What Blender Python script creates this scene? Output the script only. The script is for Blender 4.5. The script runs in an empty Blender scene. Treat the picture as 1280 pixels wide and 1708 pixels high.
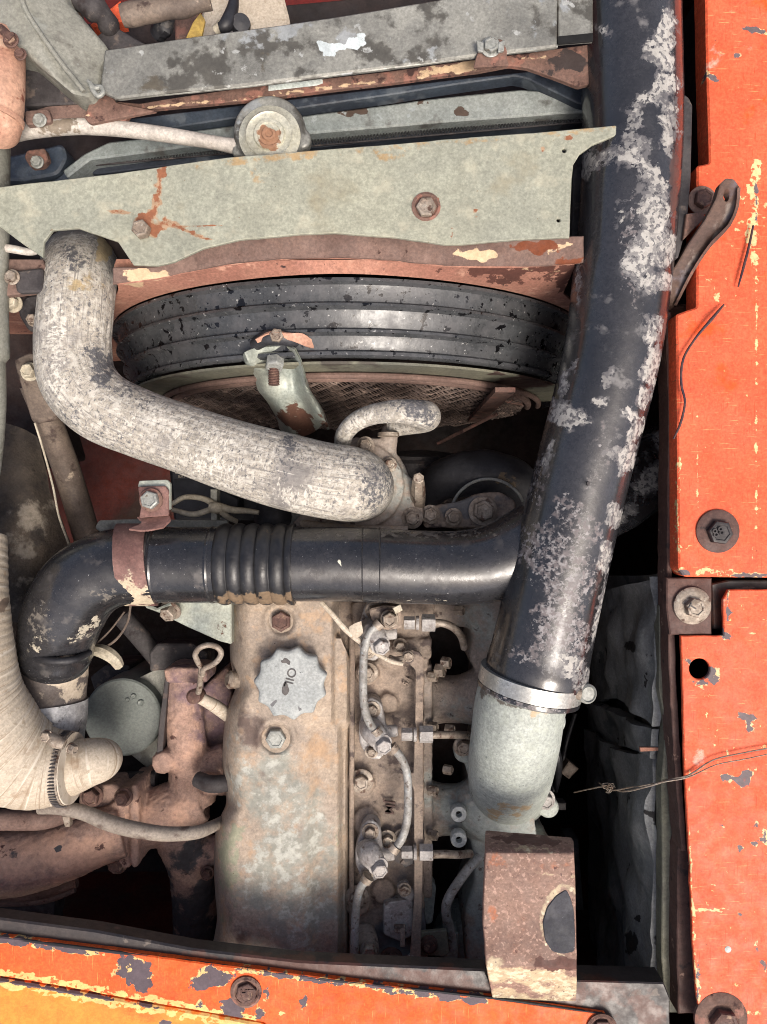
import bpy, bmesh, math, random
import numpy as np
from mathutils import Vector, Matrix, noise
from mathutils.geometry import tessellate_polygon
random.seed(7)
sc = bpy.context.scene
R = math.radians
# ---------------------------------------------------------------- camera, sky, sun
F = 1240.0                    # focal length in photo pixels (photo is 1280 wide)
H = 1.0                       # camera height over the cylinder-head deck (z = 0)
cam = bpy.data.objects.new('camera', bpy.data.cameras.new('camera'))
sc.collection.objects.link(cam)
cam.location = (0, 0, H)
cam.data.sensor_fit = 'HORIZONTAL'; cam.data.sensor_width = 36
cam.data.lens = F/1280*36
cam.data.clip_start = 0.01; cam.data.clip_end = 50
sc.camera = cam
w = bpy.data.worlds.new('World'); sc.world = w; w.use_nodes = True
nt = w.node_tree
sky = nt.nodes.new('ShaderNodeTexSky'); sky.sky_type = 'NISHITA'; sky.sun_disc = False
SUN_EL, SUN_AZ = R(58), R(150)          # azimuth measured from +Y clockwise
sky.sun_elevation = SUN_EL; sky.sun_rotation = SUN_AZ
sky.dust_density = 7.0; sky.air_density = .7; sky.ozone_density = 0.0
nt.links.new(sky.outputs[0], nt.nodes['Background'].inputs[0])
nt.nodes['Background'].inputs[1].default_value = 0.15
sd = bpy.data.lights.new('sun', 'SUN'); sd.energy = 2.0; sd.angle = R(22); sd.color = (1, .95, .88)
sun = bpy.data.objects.new('sun', sd); sc.collection.objects.link(sun)
dirv = Vector((math.sin(SUN_AZ)*math.cos(SUN_EL), math.cos(SUN_AZ)*math.cos(SUN_EL), math.sin(SUN_EL)))
sun.rotation_euler = dirv.to_track_quat('Z', 'Y').to_euler(); sun.location = dirv*5
sc.view_settings.view_transform = 'Standard'; sc.view_settings.look = 'None'
sc.view_settings.exposure = 0.40; sc.cycles.filter_width = 1.0; sc.view_settings.gamma = 1

# ---------------------------------------------------------------- helpers
def P(px, py, z=0.0):
    d = H-z
    return Vector(((px-640)/F*d, (854-py)/F*d, z))
def S(n, z=0.0): return n/F*(H-z)
def srgb(c, k=0.8):
    return tuple((((v/255)/12.92 if v/255 <= .04045 else ((v/255+.055)/1.055)**2.4))*k for v in c)+(1,)

def L(col, s=40, t=.6, w=.04, ch=None, g=.6, rough=None, st=None, det=6, h=0.0, nz=None, k=.8, metal=None, dist=0.0, hol=None, uv=False):
    return dict(uv=uv, hol=hol, col=col, s=s, t=t, w=w, ch=ch, g=g, rough=rough, st=st, det=det, h=h, nz=nz, k=k, metal=metal, dist=dist)
MATS = {}
def mk(name, c1, c2=None, vs=12, rough=.6, metal=0.0, bump=(90, .25), layers=(), k=.8, coat=0.0, vst=None, spec=.5, grit=.7):
    m = bpy.data.materials.new(name); m.use_nodes = True
    t = m.node_tree; N = t.nodes; K = t.links.new
    b = N['Principled BSDF']
    tc = N.new('ShaderNodeTexCoord').outputs['Object']
    seed = N.new('ShaderNodeObjectInfo').outputs['Random']
    sv = N.new('ShaderNodeVectorMath'); sv.operation = 'ADD'
    mu = N.new('ShaderNodeMath'); mu.operation = 'MULTIPLY'; mu.inputs[1].default_value = 7.0
    K(seed, mu.inputs[0]); K(tc, sv.inputs[0]); K(mu.outputs[0], sv.inputs[1])
    co = sv.outputs[0]
    tuv = N.new('ShaderNodeAttribute'); tuv.attribute_name = 'tuv'; tuv = tuv.outputs['Vector']
    def nz(scale, det=5, st=None, rgh=.6, dist=0.0, co=co):
        n = N.new('ShaderNodeTexNoise'); n.inputs['Scale'].default_value = scale
        n.inputs['Detail'].default_value = det; n.inputs['Roughness'].default_value = rgh
        n.inputs['Distortion'].default_value = dist
        if st:
            mp = N.new('ShaderNodeMapping'); mp.inputs['Scale'].default_value = st
            K(co, mp.inputs[0]); K(mp.outputs[0], n.inputs['Vector'])
        else: K(co, n.inputs['Vector'])
        return n.outputs['Fac']
    def mr(src, a, c, o0=0, o1=1):
        r = N.new('ShaderNodeMapRange'); r.interpolation_type = 'SMOOTHSTEP'
        r.inputs[1].default_value = a; r.inputs[2].default_value = c
        r.inputs[3].default_value = o0; r.inputs[4].default_value = o1
        K(src, r.inputs[0]); return r.outputs[0]
    def mix(fac, a, c, kind='RGBA'):
        x = N.new('ShaderNodeMix'); x.data_type = kind
        K(fac, x.inputs[0])
        ia, ib, o = (6, 7, 2) if kind == 'RGBA' else (2, 3, 0)
        for i, v in ((ia, a), (ib, c)):
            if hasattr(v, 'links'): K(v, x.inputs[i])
            else: x.inputs[i].default_value = v
        return x.outputs[o]
    def ma(op, a, c):
        x = N.new('ShaderNodeMath'); x.operation = op
        for i, v in ((0, a), (1, c)):
            if hasattr(v, 'links'): K(v, x.inputs[i])
            else: x.inputs[i].default_value = v
        return x.outputs[0]
    A = srgb(c1, k); B = srgb(c2 if c2 else tuple(v*.85 for v in c1), k)
    col = mix(mr(nz(vs, 6, vst), .36, .64), A, B)
    # fine mottling, always present
    fine = nz(350, 3)
    mm = N.new('ShaderNodeHueSaturation'); K(col, mm.inputs['Color']); K(mr(fine, .25, .75, .82, 1.18), mm.inputs['Value'])
    col = mm.outputs[0]
    rg = mr(nz(60, 4), .3, .7, max(0, rough-.12), min(1, rough+.12))
    met = metal
    hgt = ma('MULTIPLY', nz(bump[0], 6), 1.0)
    att = None
    for l in layers:
        v = nz(l['s'], l['det'] if l['ch'] is None else max(9, l['det']), l['st'], .6 if l['ch'] is None else .68, l['dist'], tuv if l['uv'] else co)
        if l['ch'] is not None:
            if att is None:
                an = N.new('ShaderNodeAttribute'); an.attribute_name = 'wear_shade'
                sp = N.new('ShaderNodeSeparateColor'); K(an.outputs['Color'], sp.inputs[0]); att = sp.outputs
            gate = mr(att[l['ch']], .02, .4)
            v = ma('ADD', ma('MULTIPLY', ma('MULTIPLY', ma('SUBTRACT', v, .5), 1.7), gate), ma('ADD', .5, ma('MULTIPLY', att[l['ch']], l['g'])))
        if l['nz'] is not None:
            ge = N.new('ShaderNodeNewGeometry'); sx = N.new('ShaderNodeSeparateXYZ'); K(ge.outputs['Normal'], sx.inputs[0])
            v = ma('ADD', v, ma('MULTIPLY', sx.outputs[2], l['nz']))
        f = mr(v, l['t']-l['w'], l['t']+l['w'])
        if l['hol']: f = ma('MULTIPLY', f, mr(nz(l['hol'][0], 3, None, .5), l['hol'][1], l['hol'][1]+.035, 1, 0))
        col = mix(f, col, srgb(l['col'], l['k']))
        if l['rough'] is not None: rg = mix(f, rg, l['rough'], 'FLOAT')
        if l['metal'] is not None: met = mix(f, met, l['metal'], 'FLOAT')
        if l['h']: hgt = ma('ADD', hgt, ma('MULTIPLY', f, l['h']))
    m2 = N.new('ShaderNodeHueSaturation'); K(col, m2.inputs['Color']); K(mr(nz(24, 10, None, .72), .3, .7, 1-.22*grit, 1+.16*grit), m2.inputs['Value'])
    m3 = N.new('ShaderNodeHueSaturation'); K(m2.outputs[0], m3.inputs['Color']); K(mr(nz(190, 7, None, .75), .3, .7, 1-.26*grit, 1+.22*grit), m3.inputs['Value'])
    col = m3.outputs[0]
    K(col, b.inputs['Base Color']); K(rg, b.inputs['Roughness'])
    if hasattr(met, 'links'): K(met, b.inputs['Metallic'])
    else: b.inputs['Metallic'].default_value = met
    b.inputs['Specular IOR Level'].default_value = spec
    b.inputs['Coat Weight'].default_value = coat; b.inputs['Coat Roughness'].default_value = .12
    bp = N.new('ShaderNodeBump'); bp.inputs['Strength'].default_value = bump[1]; bp.inputs['Distance'].default_value = .002
    K(hgt, bp.inputs['Height']); K(bp.outputs[0], b.inputs['Normal'])
    MATS[name] = m; return m

WL = {}
def thing(name, label, cat, px=640, py=854, z=0.0, group=None, loc=None):
    o = bpy.data.objects.new(name, None); sc.collection.objects.link(o)
    o.location = loc if loc is not None else P(px, py, z); o.empty_display_size = .01
    WL[o.name] = Vector(o.location)
    o['label'] = label; o['category'] = cat
    if group: o['group'] = group
    return o
def tag(o, label, cat, group=None):
    o['label'] = label; o['category'] = cat
    if group: o['group'] = group
    return o
def kind(o, k): o['kind'] = k; return o
def obj(name, bm, mat, parent=None, smooth=True, paint=None, sharp=32, label=None):
    if isinstance(bm, bpy.types.Mesh): me = bm
    else:
        me = bpy.data.meshes.new(name); bm.to_mesh(me); bm.free()
    n = len(me.vertices); co = np.empty(n*3, 'f'); me.vertices.foreach_get('co', co); co = co.reshape(-1, 3)
    c = Vector(((co.max(0)+co.min(0))/2).tolist())
    if paint: do_paint(me, co, paint)
    co -= np.array(c, 'f'); me.vertices.foreach_set('co', co.ravel())
    if smooth:
        me.polygons.foreach_set('use_smooth', [True]*len(me.polygons))
        try: me.set_sharp_from_angle(angle=R(sharp))
        except Exception: pass
    me.update()
    if mat: me.materials.append(mat if not isinstance(mat, str) else MATS[mat])
    o = bpy.data.objects.new(name, me); sc.collection.objects.link(o)
    if parent: o.parent = parent; o.location = c-WL[parent.name]
    else: o.location = c
    WL[o.name] = c
    if label: o['label'] = label
    return o
def do_paint(me, co, paint):
    """paint: dict channel -> list of ellipses (x,y,rx,ry,angle,val) or strokes ([pts],width,val) in plan coordinates"""
    d = H-co[:, 2]; X = 640+co[:, 0]*F/d; Y = 854-co[:, 1]*F/d
    out = np.zeros((len(co), 4), 'f'); out[:, 3] = 1
    for ch, items in paint.items():
        a = np.zeros(len(co), 'f')
        for it in items:
            if isinstance(it[0], (list, tuple)):
                pts, wd, val = it; q = np.full(len(co), 1e9)
                for (x0, y0), (x1, y1) in zip(pts, pts[1:]):
                    dx, dy = x1-x0, y1-y0; l2 = dx*dx+dy*dy+1e-9
                    tt = np.clip(((X-x0)*dx+(Y-y0)*dy)/l2, 0, 1)
                    q = np.minimum(q, np.hypot(X-x0-tt*dx, Y-y0-tt*dy))
                ph = X*.9/wd+Y*.7/wd; q = (q+wd*.3*(np.sin(ph)+np.sin(ph*2.3+1.7+Y*.5/wd)*.6))/wd
            else:
                x, y, rx, ry, an, val = it; ca, sa = math.cos(R(an)), math.sin(R(an))
                sz = max(4.0, min(rx, ry)); kx = 2.2/sz
                wx = .26*sz*(np.sin(Y*kx+x)+.6*np.sin(X*kx*2.1+Y*kx*.8+y)+.35*np.sin(Y*kx*4.3-X*kx))
                wy = .26*sz*(np.sin(X*kx+y)+.6*np.sin(Y*kx*1.9-X*kx*.7+x)+.35*np.sin(X*kx*4.7+Y*kx))
                u = ((X+wx-x)*ca+(Y+wy-y)*sa)/rx; v = (-(X+wx-x)*sa+(Y+wy-y)*ca)/ry
                q = np.hypot(u, v)
            s = np.clip((1.5-q)/1.0, 0, 1); s = s*s*(3-2*s)*val
            a = np.where(np.abs(s) > np.abs(a), s, a) if val > 0 else a+s
        out[:, ch] = a
    at = me.attributes.new('wear_shade', 'FLOAT_COLOR', 'POINT'); at.data.foreach_set('color', out.ravel())  # channels hold wear, with some shade and reflection painted in

def cr(pts, n):
    """Catmull-Rom through points (tuples of any length), about n samples in all"""
    pts = [tuple(p) for p in pts]
    q = [tuple(2*a-b for a, b in zip(pts[0], pts[1]))]+pts+[tuple(2*a-b for a, b in zip(pts[-1], pts[-2]))]
    L_ = [math.dist(a[:3], b[:3]) for a, b in zip(pts, pts[1:])]; T = sum(L_) or 1
    out = []
    for i, l in enumerate(L_):
        k = max(1, round(n*l/T))
        for j in range(k):
            t = j/k; a, b, c, d = q[i:i+4]
            out.append(tuple(.5*((2*B)+(-A+C)*t+(2*A-5*B+4*C-D)*t*t+(-A+3*B-3*C+D)*t**3) for A, B, C, D in zip(a, b, c, d)))
    out.append(pts[-1]); return out
def tube_w(pts, n=60, seg=24, rf=None, bm=None, cap=True, flat=None):
    """tube through world points (x,y,z,r)"""
    bm = bm or bmesh.new(); lay = bm.verts.layers.float_vector.get('tuv') or bm.verts.layers.float_vector.new('tuv'); run = 0.0
    s = cr(pts, n) if n else [tuple(p) for p in pts]; N_ = len(s)
    V = [Vector(p[:3]) for p in s]
    tn = [((V[min(i+1, N_-1)]-V[max(i-1, 0)])).normalized() for i in range(N_)]
    up = Vector((0, 0, 1))
    if abs(tn[0].z) > .9: up = Vector((0, 1, 0))
    x = tn[0].cross(up).normalized(); rings = []
    for i in range(N_):
        x = (x-tn[i]*x.dot(tn[i])).normalized(); y = tn[i].cross(x)
        ring = []; run += (V[i]-V[max(i-1, 0)]).length
        for k in range(seg):
            a = 2*math.pi*k/seg; r = s[i][3]*(rf(i/(N_-1), a) if rf else 1)
            fy = flat or 1; v_ = bm.verts.new(V[i]+x*math.cos(a)*r+y*math.sin(a)*r*fy)
            # distance along, distance round (folded, so that there is no seam)
            v_[lay] = (run, abs(((a/math.pi+.5) % 2)-1)*math.pi*s[i][3], 0)
            ring.append(v_)
        rings.append(ring)
    for a, b in zip(rings, rings[1:]):
        for k in range(seg): bm.faces.new((a[k], a[(k+1) % seg], b[(k+1) % seg], b[k]))
    if cap: bm.faces.new(rings[0][::-1]); bm.faces.new(rings[-1])
    return bm
def tube(pts, n=60, seg=24, rf=None, bm=None, cap=True, flat=None):
    """pts = (px,py,z,radius_px)"""
    return tube_w([(*P(a, b, z), S(r, z)) for a, b, z, r in pts], n, seg, rf, bm, cap, flat)
def lathe(c, axis, prof, seg=32, bm=None, rf=None):
    """prof = (r,h) metres along axis from c"""
    bm = bm or bmesh.new(); axis = Vector(axis).normalized(); q = axis.to_track_quat('Z', 'Y'); rings = []
    for r, h in prof:
        rings.append([bm.verts.new(Vector(c)+q @ Vector((math.cos(2*math.pi*k/seg)*r*(rf(2*math.pi*k/seg) if rf else 1),
                     math.sin(2*math.pi*k/seg)*r*(rf(2*math.pi*k/seg) if rf else 1), h))) for k in range(seg)])
    for a, b in zip(rings, rings[1:]):
        for k in range(seg): bm.faces.new((a[k], a[(k+1) % seg], b[(k+1) % seg], b[k]))
    if prof[0][0] > 1e-5: bm.faces.new(rings[0][::-1])
    if prof[-1][0] > 1e-5: bm.faces.new(rings[-1])
    return bm
def rpoly(poly, r):
    """round the corners of a polygon by r px"""
    if not r: return list(poly)
    out = []; n = len(poly)
    for i in range(n):
        p0, p1, p2 = Vector(poly[i-1]), Vector(poly[i]), Vector(poly[(i+1) % n])
        a = (p0-p1); b = (p2-p1); rr = min(r, a.length*.45, b.length*.45)
        if a.length < 1e-6 or b.length < 1e-6: continue
        s, e = p1+a.normalized()*rr, p1+b.normalized()*rr
        for k in range(5):
            t = k/4; out.append(tuple((1-t)**2*s+2*t*(1-t)*p1+t*t*e))
    return out
def jag(poly, step, amp):
    out = []; n = len(poly)
    for i in range(n):
        a, b = Vector(poly[i]), Vector(poly[(i+1) % n]); l = (b-a).length; k = max(1, int(l/step))
        nr = Vector((-(b-a).y, (b-a).x)).normalized() if l > 1e-6 else Vector((0, 0))
        for j in range(k):
            p = a+(b-a)*j/k
            if j: p = p+nr*noise.noise(Vector((p.x*.05, p.y*.05, 3)))*amp*2
            out.append(tuple(p))
    return out
def inset(poly, d):
    n = len(poly); ar = sum(poly[i-1][0]*poly[i][1]-poly[i][0]*poly[i-1][1] for i in range(n)); sg = 1 if ar > 0 else -1
    out = []
    for i in range(n):
        p0, p1, p2 = Vector(poly[i-1]), Vector(poly[i]), Vector(poly[(i+1) % n])
        a = (p1-p0); b = (p2-p1)
        if a.length < 1e-6: a = b
        if b.length < 1e-6: b = a
        na = Vector((-a.y, a.x)).normalized(); nb = Vector((-b.y, b.x)).normalized()
        m = (na+nb); m = m.normalized() if m.length > 1e-3 else na
        out.append(tuple(p1+m*sg*d/max(.4, m.dot(na))))
    return out
def prism(poly, z, th=.004, step=0, bev=1.2, holes=(), rnd=0, jg=0, warp=0, bm=None):
    """plate or block: outline in plan coordinates seen at height z (number or function of px,py)"""
    zf = z if callable(z) else (lambda a, b: z)
    bm0 = bmesh.new()
    poly = rpoly(poly, rnd)
    if jg: poly = jag(poly, 14, jg)
    loops = [poly]+[list(h) for h in holes]
    ins = [inset(poly, bev)]+[inset(h, -bev) for h in holes]
    bh = S(bev, 0)*.8
    bot = [inset(l, bev*.01) for l in loops]
    def layer(ls, hh): return [[bm0.verts.new((p[0], p[1], -hh)) for p in l] for l in ls]
    top = layer(ins, 0); mid = layer(loops, bh); low = layer(loops, th)
    def tess(ls, flip):
        flatv = [v for l in ls for v in l]
        for t in tessellate_polygon([[Vector((v.co.x, v.co.y, 0)) for v in l] for l in ls]):
            f = [flatv[i] for i in t]
            if len(set(f)) < 3: continue
            try: bm0.faces.new(f)
            except ValueError: pass
    tess(top, 0); tess(low, 1)
    for A, B in ((top, mid), (mid, low)):
        for a, b in zip(A, B):
            n = len(a)
            for i in range(n): bm0.faces.new((a[i], a[(i+1) % n], b[(i+1) % n], b[i]))
    if step:
        xs = [v.co.x for v in bm0.verts]; ys = [v.co.y for v in bm0.verts]
        for ax, lo, hi in ((0, min(xs), max(xs)), (1, min(ys), max(ys))):
            q = lo+step
            while q < hi-1:
                pc = (q, 0, 0) if ax == 0 else (0, q, 0); no = (1, 0, 0) if ax == 0 else (0, 1, 0)
                bmesh.ops.bisect_plane(bm0, geom=bm0.verts[:]+bm0.edges[:]+bm0.faces[:], plane_co=pc, plane_no=no, dist=1e-4)
                q += step
    bmesh.ops.recalc_face_normals(bm0, faces=bm0.faces)
    for v in bm0.verts:
        x, y, h = v.co.x, v.co.y, -v.co.z
        p = P(x, y, zf(x, y)); p.z -= h
        if warp: p.z += warp*noise.noise(Vector((p.x*9, p.y*9, z if not callable(z) else 1)))
        v.co = p
    # plan y runs downwards, so the mapping mirrors: flip so that faces look outwards
    bmesh.ops.recalc_face_normals(bm0, faces=bm0.faces)
    if bm is None: return bm0
    me = bpy.data.meshes.new('tmp'); bm0.to_mesh(me); bm0.free(); bm.from_mesh(me); bpy.data.meshes.remove(me); return bm
def circ(px, py, r, n=28, ry=None): return [(px+r*math.cos(2*math.pi*k/n), py+(ry or r)*math.sin(2*math.pi*k/n)) for k in range(n)]
def loft(rows, th=.003, sub=0, bm=None):
    """sheet through rows of (px,py,z), given real thickness"""
    bm = bm or bmesh.new()
    if sub:
        rows = [cr(r, sub) for r in rows]; m = min(len(r) for r in rows); rows = [r[:m-1]+[r[-1]] for r in rows]
        cols = list(zip(*rows)); cols = [cr(c, sub) for c in cols]; m = min(len(c) for c in cols)
        cols = [c[:m-1]+[c[-1]] for c in cols]; rows = list(zip(*cols))
    g = [[bm.verts.new(P(*p)) for p in r] for r in rows]
    fs = []
    for a, b in zip(g, g[1:]):
        for i in range(len(a)-1): fs.append(bm.faces.new((a[i], a[i+1], b[i+1], b[i])))
    bmesh.ops.recalc_face_normals(bm, faces=fs)
    if sum(f.normal.z for f in fs) < 0: bmesh.ops.reverse_faces(bm, faces=fs)
    if th: bmesh.ops.solidify(bm, geom=fs, thickness=th)
    return bm
def box_w(a, b, bm=None, bev=0):
    bm = bm or bmesh.new()
    r = bmesh.ops.create_cube(bm, size=1, matrix=Matrix.Translation((Vector(a)+Vector(b))/2) @ Matrix.Diagonal((*(abs(q-p) for p, q in zip(a, b)), 1)))
    if bev:
        es = list({e for v in r['verts'] for e in v.link_edges}); bmesh.ops.bevel(bm, geom=es, offset=bev, segments=2, affect='EDGES')
    return bm
def fuse(bm, voxel=.0022, smooth=6, rough=0, rs=120):
    """melt overlapping solids into one casting with filleted joints"""
    me = bpy.data.meshes.new('tmp'); bm.to_mesh(me); bm.free()
    o = bpy.data.objects.new('tmp', me); sc.collection.objects.link(o)
    m = o.modifiers.new('r', 'REMESH'); m.mode = 'VOXEL'; m.voxel_size = voxel
    s = o.modifiers.new('s', 'SMOOTH'); s.factor = .5; s.iterations = smooth
    dg = bpy.context.evaluated_depsgraph_get(); dg.update()
    out = bpy.data.meshes.new_from_object(o.evaluated_get(dg))
    bpy.data.objects.remove(o); bpy.data.meshes.remove(me)
    if rough:
        n = len(out.vertices); a = np.empty(n*3, 'f'); b = np.empty(n*3, 'f')
        out.vertices.foreach_get('co', a); out.vertices.foreach_get('normal', b)
        f = np.array([noise.fractal(Vector(p)*rs, 1, 2, 3) for p in a.reshape(-1, 3).tolist()], 'f')*rough
        out.vertices.foreach_set('co', (a.reshape(-1, 3)+b.reshape(-1, 3)*f[:, None]).ravel()); out.update()
    return out
def bolt(parent, px, py, z, r=12, mat='bolt', washer=1.5, h=None, axis=(0, 0, 1), name='bolt', wmat=None, rot=None, loc=None, recess=True):
    c = loc if loc is not None else P(px, py, z); rr = S(r, z); h = h or rr*.8; ax = Vector(axis).normalized()
    q = ax.to_track_quat('Z', 'Y'); a0 = random.random()*6 if rot is None else rot
    bm = bmesh.new(); seg = 6
    prof = [(1, 0), (1, .8), (.93, .95), (.8, 1.0)] + ([(.7, 1.0), (.62, .9)] if recess else [])
    rings = []
    for f, hh in prof:
        rings.append([bm.verts.new(c+q @ Vector((math.cos(a0+k*math.pi/3)*rr*f, math.sin(a0+k*math.pi/3)*rr*f, h*hh))) for k in range(6)])
    for a, b in zip(rings, rings[1:]):
        for k in range(6): bm.faces.new((a[k], a[(k+1) % 6], b[(k+1) % 6], b[k]))
    bm.faces.new(rings[-1]); bm.faces.new(rings[0][::-1])
    o = obj(name, bm, mat, parent, sharp=20)
    if washer:
        wr = rr*washer; wh = h*.22
        wb = lathe(c-ax*wh*.6, ax, [(wr, 0), (wr, wh*.8), (wr*.96, wh), (rr*.9, wh*1.15), (rr*.85, wh*.6)], 28)
        obj('washer', wb, wmat or mat, o)
    return o
def text_obj(body, px, py, z, size_px, rot, mat, parent, name='lettering', ext=.0006, sx=1.0):
    cu = bpy.data.curves.new('t', 'FONT'); cu.body = body; cu.size = S(size_px, z); cu.extrude = ext
    cu.align_x = 'CENTER'; cu.align_y = 'CENTER'; cu.offset = S(.12, z)
    o = bpy.data.objects.new('t', cu); sc.collection.objects.link(o)
    dg = bpy.context.evaluated_depsgraph_get(); dg.update()
    me = bpy.data.meshes.new_from_object(o.evaluated_get(dg)); bpy.data.objects.remove(o)
    me.transform(Matrix.Translation(P(px, py, z)) @ Matrix.Rotation(R(rot), 4, 'Z') @ Matrix.Diagonal((sx, 1, 1, 1)))
    me.materials.clear()
    return obj(name, me, mat, parent, smooth=False)
# ---------------------------------------------------------------- materials
mk('orange', (238, 108, 74), (234, 100, 64), 9, .6, spec=.25, bump=(60, .08), layers=[
    L((232, 170, 150), 40, .86, .12, ch=1, g=.3), L((244, 205, 120), 30, .8, .03, st=(9, 1, 1), det=8),
    L((238, 206, 128), 26, .78, .03, st=(1, 8, 1), det=8),
    L((244, 166, 110), 34, .68, .02, st=(1, 22, 1), det=3), L((214, 84, 50), 40, .66, .02, st=(20, 1, 1), det=3), L((150, 90, 66), 30, .71, .01, st=(9, 14, 1), det=3), L((240, 190, 130), 120, .7, .02),
    L((232, 204, 148), 85, .93, .04, ch=2, g=.62, h=-.2, hol=(160, .56)), L((232, 196, 146), 74, .82, .02, ch=0, g=.6, h=-.3),
    L((112, 100, 102), 60, .84, .02, ch=0, g=.62, rough=.6, h=-.6), L((92, 70, 66), 260, .73, .02, h=-.3),
    L((244, 90, 36), 14, .64, .05), L((150, 60, 40), 90, .74, .03)])
mk('orange_front', (238, 104, 52), (240, 98, 40), 7, .6, spec=.25, bump=(60, .08), layers=[  # same paint as the deck panels, the beam's different light put into the tone
    L((240, 150, 80), 34, .66, .02, st=(22, 1, 1), det=3), L((150, 90, 56), 30, .72, .01, st=(14, 9, 1), det=3),
    L((238, 146, 62), 16, .8, .2, ch=1, g=.6, st=(1, 2, 1)), L((90, 60, 50), 230, .72, .02),
    L((232, 200, 126), 70, .86, .05, ch=2, g=.6, h=-.2, st=(1, 1.6, 1), hol=(110, .56)), L((232, 196, 130), 72, .82, .02, ch=0, g=.6, h=-.3),
    L((96, 84, 90), 60, .82, .012, ch=0, g=.62, rough=.6, h=-.6)])
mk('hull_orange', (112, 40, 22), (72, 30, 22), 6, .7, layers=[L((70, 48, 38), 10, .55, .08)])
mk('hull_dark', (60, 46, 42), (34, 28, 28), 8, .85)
mk('black_duct', (42, 42, 44), (54, 54, 57), 7, .22, spec=.7, bump=(140, .10), coat=.4, layers=[
    L((112, 104, 104), 120, .87, .1, ch=1, g=.55, rough=.75), L((150, 146, 146), 200, .92, .06, ch=1, g=.55, rough=.8),
    L((96, 94, 96), 140, .74, .1, ch=0, g=.5, rough=.7), L((134, 132, 130), 46, .80, .035, ch=0, g=.58, rough=.8, hol=(240, .49), det=12), L((176, 173, 167), 42, .90, .035, ch=0, g=.62, rough=.85, h=.3, hol=(180, .52), det=12), L((110, 108, 108), 26, .66, .05, st=(1, 1, .2), rough=.6),
    L((74, 52, 48), 30, .84, .08, ch=2, g=.6, rough=.7), L((200, 200, 200), 420, .77, .02)])
# residue must come back over the holes: a second pass is built into the speckle threshold
mk('black_pipe', (38, 38, 40), (48, 48, 51), 9, .25, spec=.6, bump=(160, .08), coat=.25, layers=[
    L((84, 80, 78), 40, .66, .1, rough=.6, det=10), L((196, 196, 196), 420, .7, .03, rough=.7), L((110, 104, 96), 140, .86, .08, ch=1, g=.58, rough=.8), L((178, 170, 152), 110, .86, .05, ch=0, g=.62, rough=.85),
    L((190, 190, 184), 260, .73, .02, rough=.8), L((216, 214, 196), 40, .88, .02, ch=2, g=.7, rough=.8)])
mk('rubber', (38, 38, 42), (52, 52, 56), 20, .55, bump=(120, .35), layers=[L((120, 104, 84), 90, .72, .05, ch=0, g=.5, rough=.9)])
mk('bellows', (32, 32, 34), (44, 44, 46), 30, .4, bump=(120, .3), layers=[L((122, 102, 80), 60, .8, .08, ch=0, g=.5, rough=.9), L((150, 150, 145), 200, .72, .03)])
mk('pale_hose', (188, 181, 168), (170, 164, 152), 12, .85, bump=(260, .7), layers=[
    L((140, 137, 134), 420, .57, .05, det=4, st=(1, .45, 1), uv=True), L((208, 203, 192), 130, .54, .06, det=9), L((112, 110, 110), 300, .61, .04, det=5, st=(.9, .5, 1), uv=True), L((138, 134, 130), 16, .6, .1, det=10), L((150, 146, 140), 110, .61, .05, st=(.16, 3, 1), uv=True, det=6, h=-.3), L((206, 202, 192), 100, .62, .06, st=(.2, 3, 1), uv=True, det=6),
    L((186, 166, 128), 18, .8, .08, ch=2, g=.6), L((96, 96, 99), 200, .84, .12, ch=0, g=.5), L((218, 213, 202), 260, .84, .1, ch=1, g=.4, uv=True, st=(1, .5, 1)),
    L((50, 50, 56), 120, .765, .02)])
mk('cream_hose', (198, 186, 168), (184, 170, 150), 8, .7, bump=(120, .15), grit=.3, layers=[L((160, 142, 120), 26, .6, .05, st=(12, .35, 1), uv=True, det=4, h=-.5), L((216, 206, 190), 20, .6, .06, st=(10, .3, 1), uv=True, det=4), L((150, 128, 104), 30, .66, .08), L((120, 104, 90), 25, .82, .08, ch=0, g=.6), L((170, 156, 136), 120, .64, .06)])
mk('green_plate', (164, 165, 147), (154, 156, 141), 7, .5, bump=(50, .06), layers=[
    L((180, 178, 158), 40, .62, .1), L((138, 132, 110), 12, .64, .1), L((132, 118, 92), 220, .7, .02), L((168, 140, 112), 50, .76, .1, ch=0, g=.6, rough=.8), L((144, 92, 64), 75, .86, .06, ch=0, g=.6, rough=.85), L((170, 146, 108), 60, .86, .12, ch=1, g=.52),
    L((120, 110, 92), 150, .74, .03), L((212, 214, 208), 330, .76, .02)])
mk('zinc', (156, 156, 148), (130, 130, 124), 14, .5, .25, bump=(60, .2), layers=[
    L((92, 90, 84), 22, .56, .04, det=9), L((160, 164, 164), 18, .61, .02, det=9), L((182, 184, 180), 70, .66, .03), L((104, 98, 86), 40, .84, .1, ch=0, g=.55), L((216, 226, 226), 55, .83, .015, ch=1, g=.7)])
mk('slate_tank', (70, 80, 92), (56, 62, 72), 8, .5, bump=(60, .1), layers=[L((96, 104, 112), 30, .6, .05), L((24, 24, 28), 75, .74, .01, ch=0, g=.26, det=2), L((92, 76, 68), 12, .66, .05)])
mk('blue_tank', (156, 162, 158), (138, 146, 144), 8, .5, bump=(60, .1), layers=[L((104, 104, 100), 20, .62, .05), L((88, 72, 62), 30, .84, .03, ch=0, g=.6), L((170, 178, 178), 50, .64, .04)])
mk('fin', (92, 92, 92), (60, 60, 62), 50, .5, .3)
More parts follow.
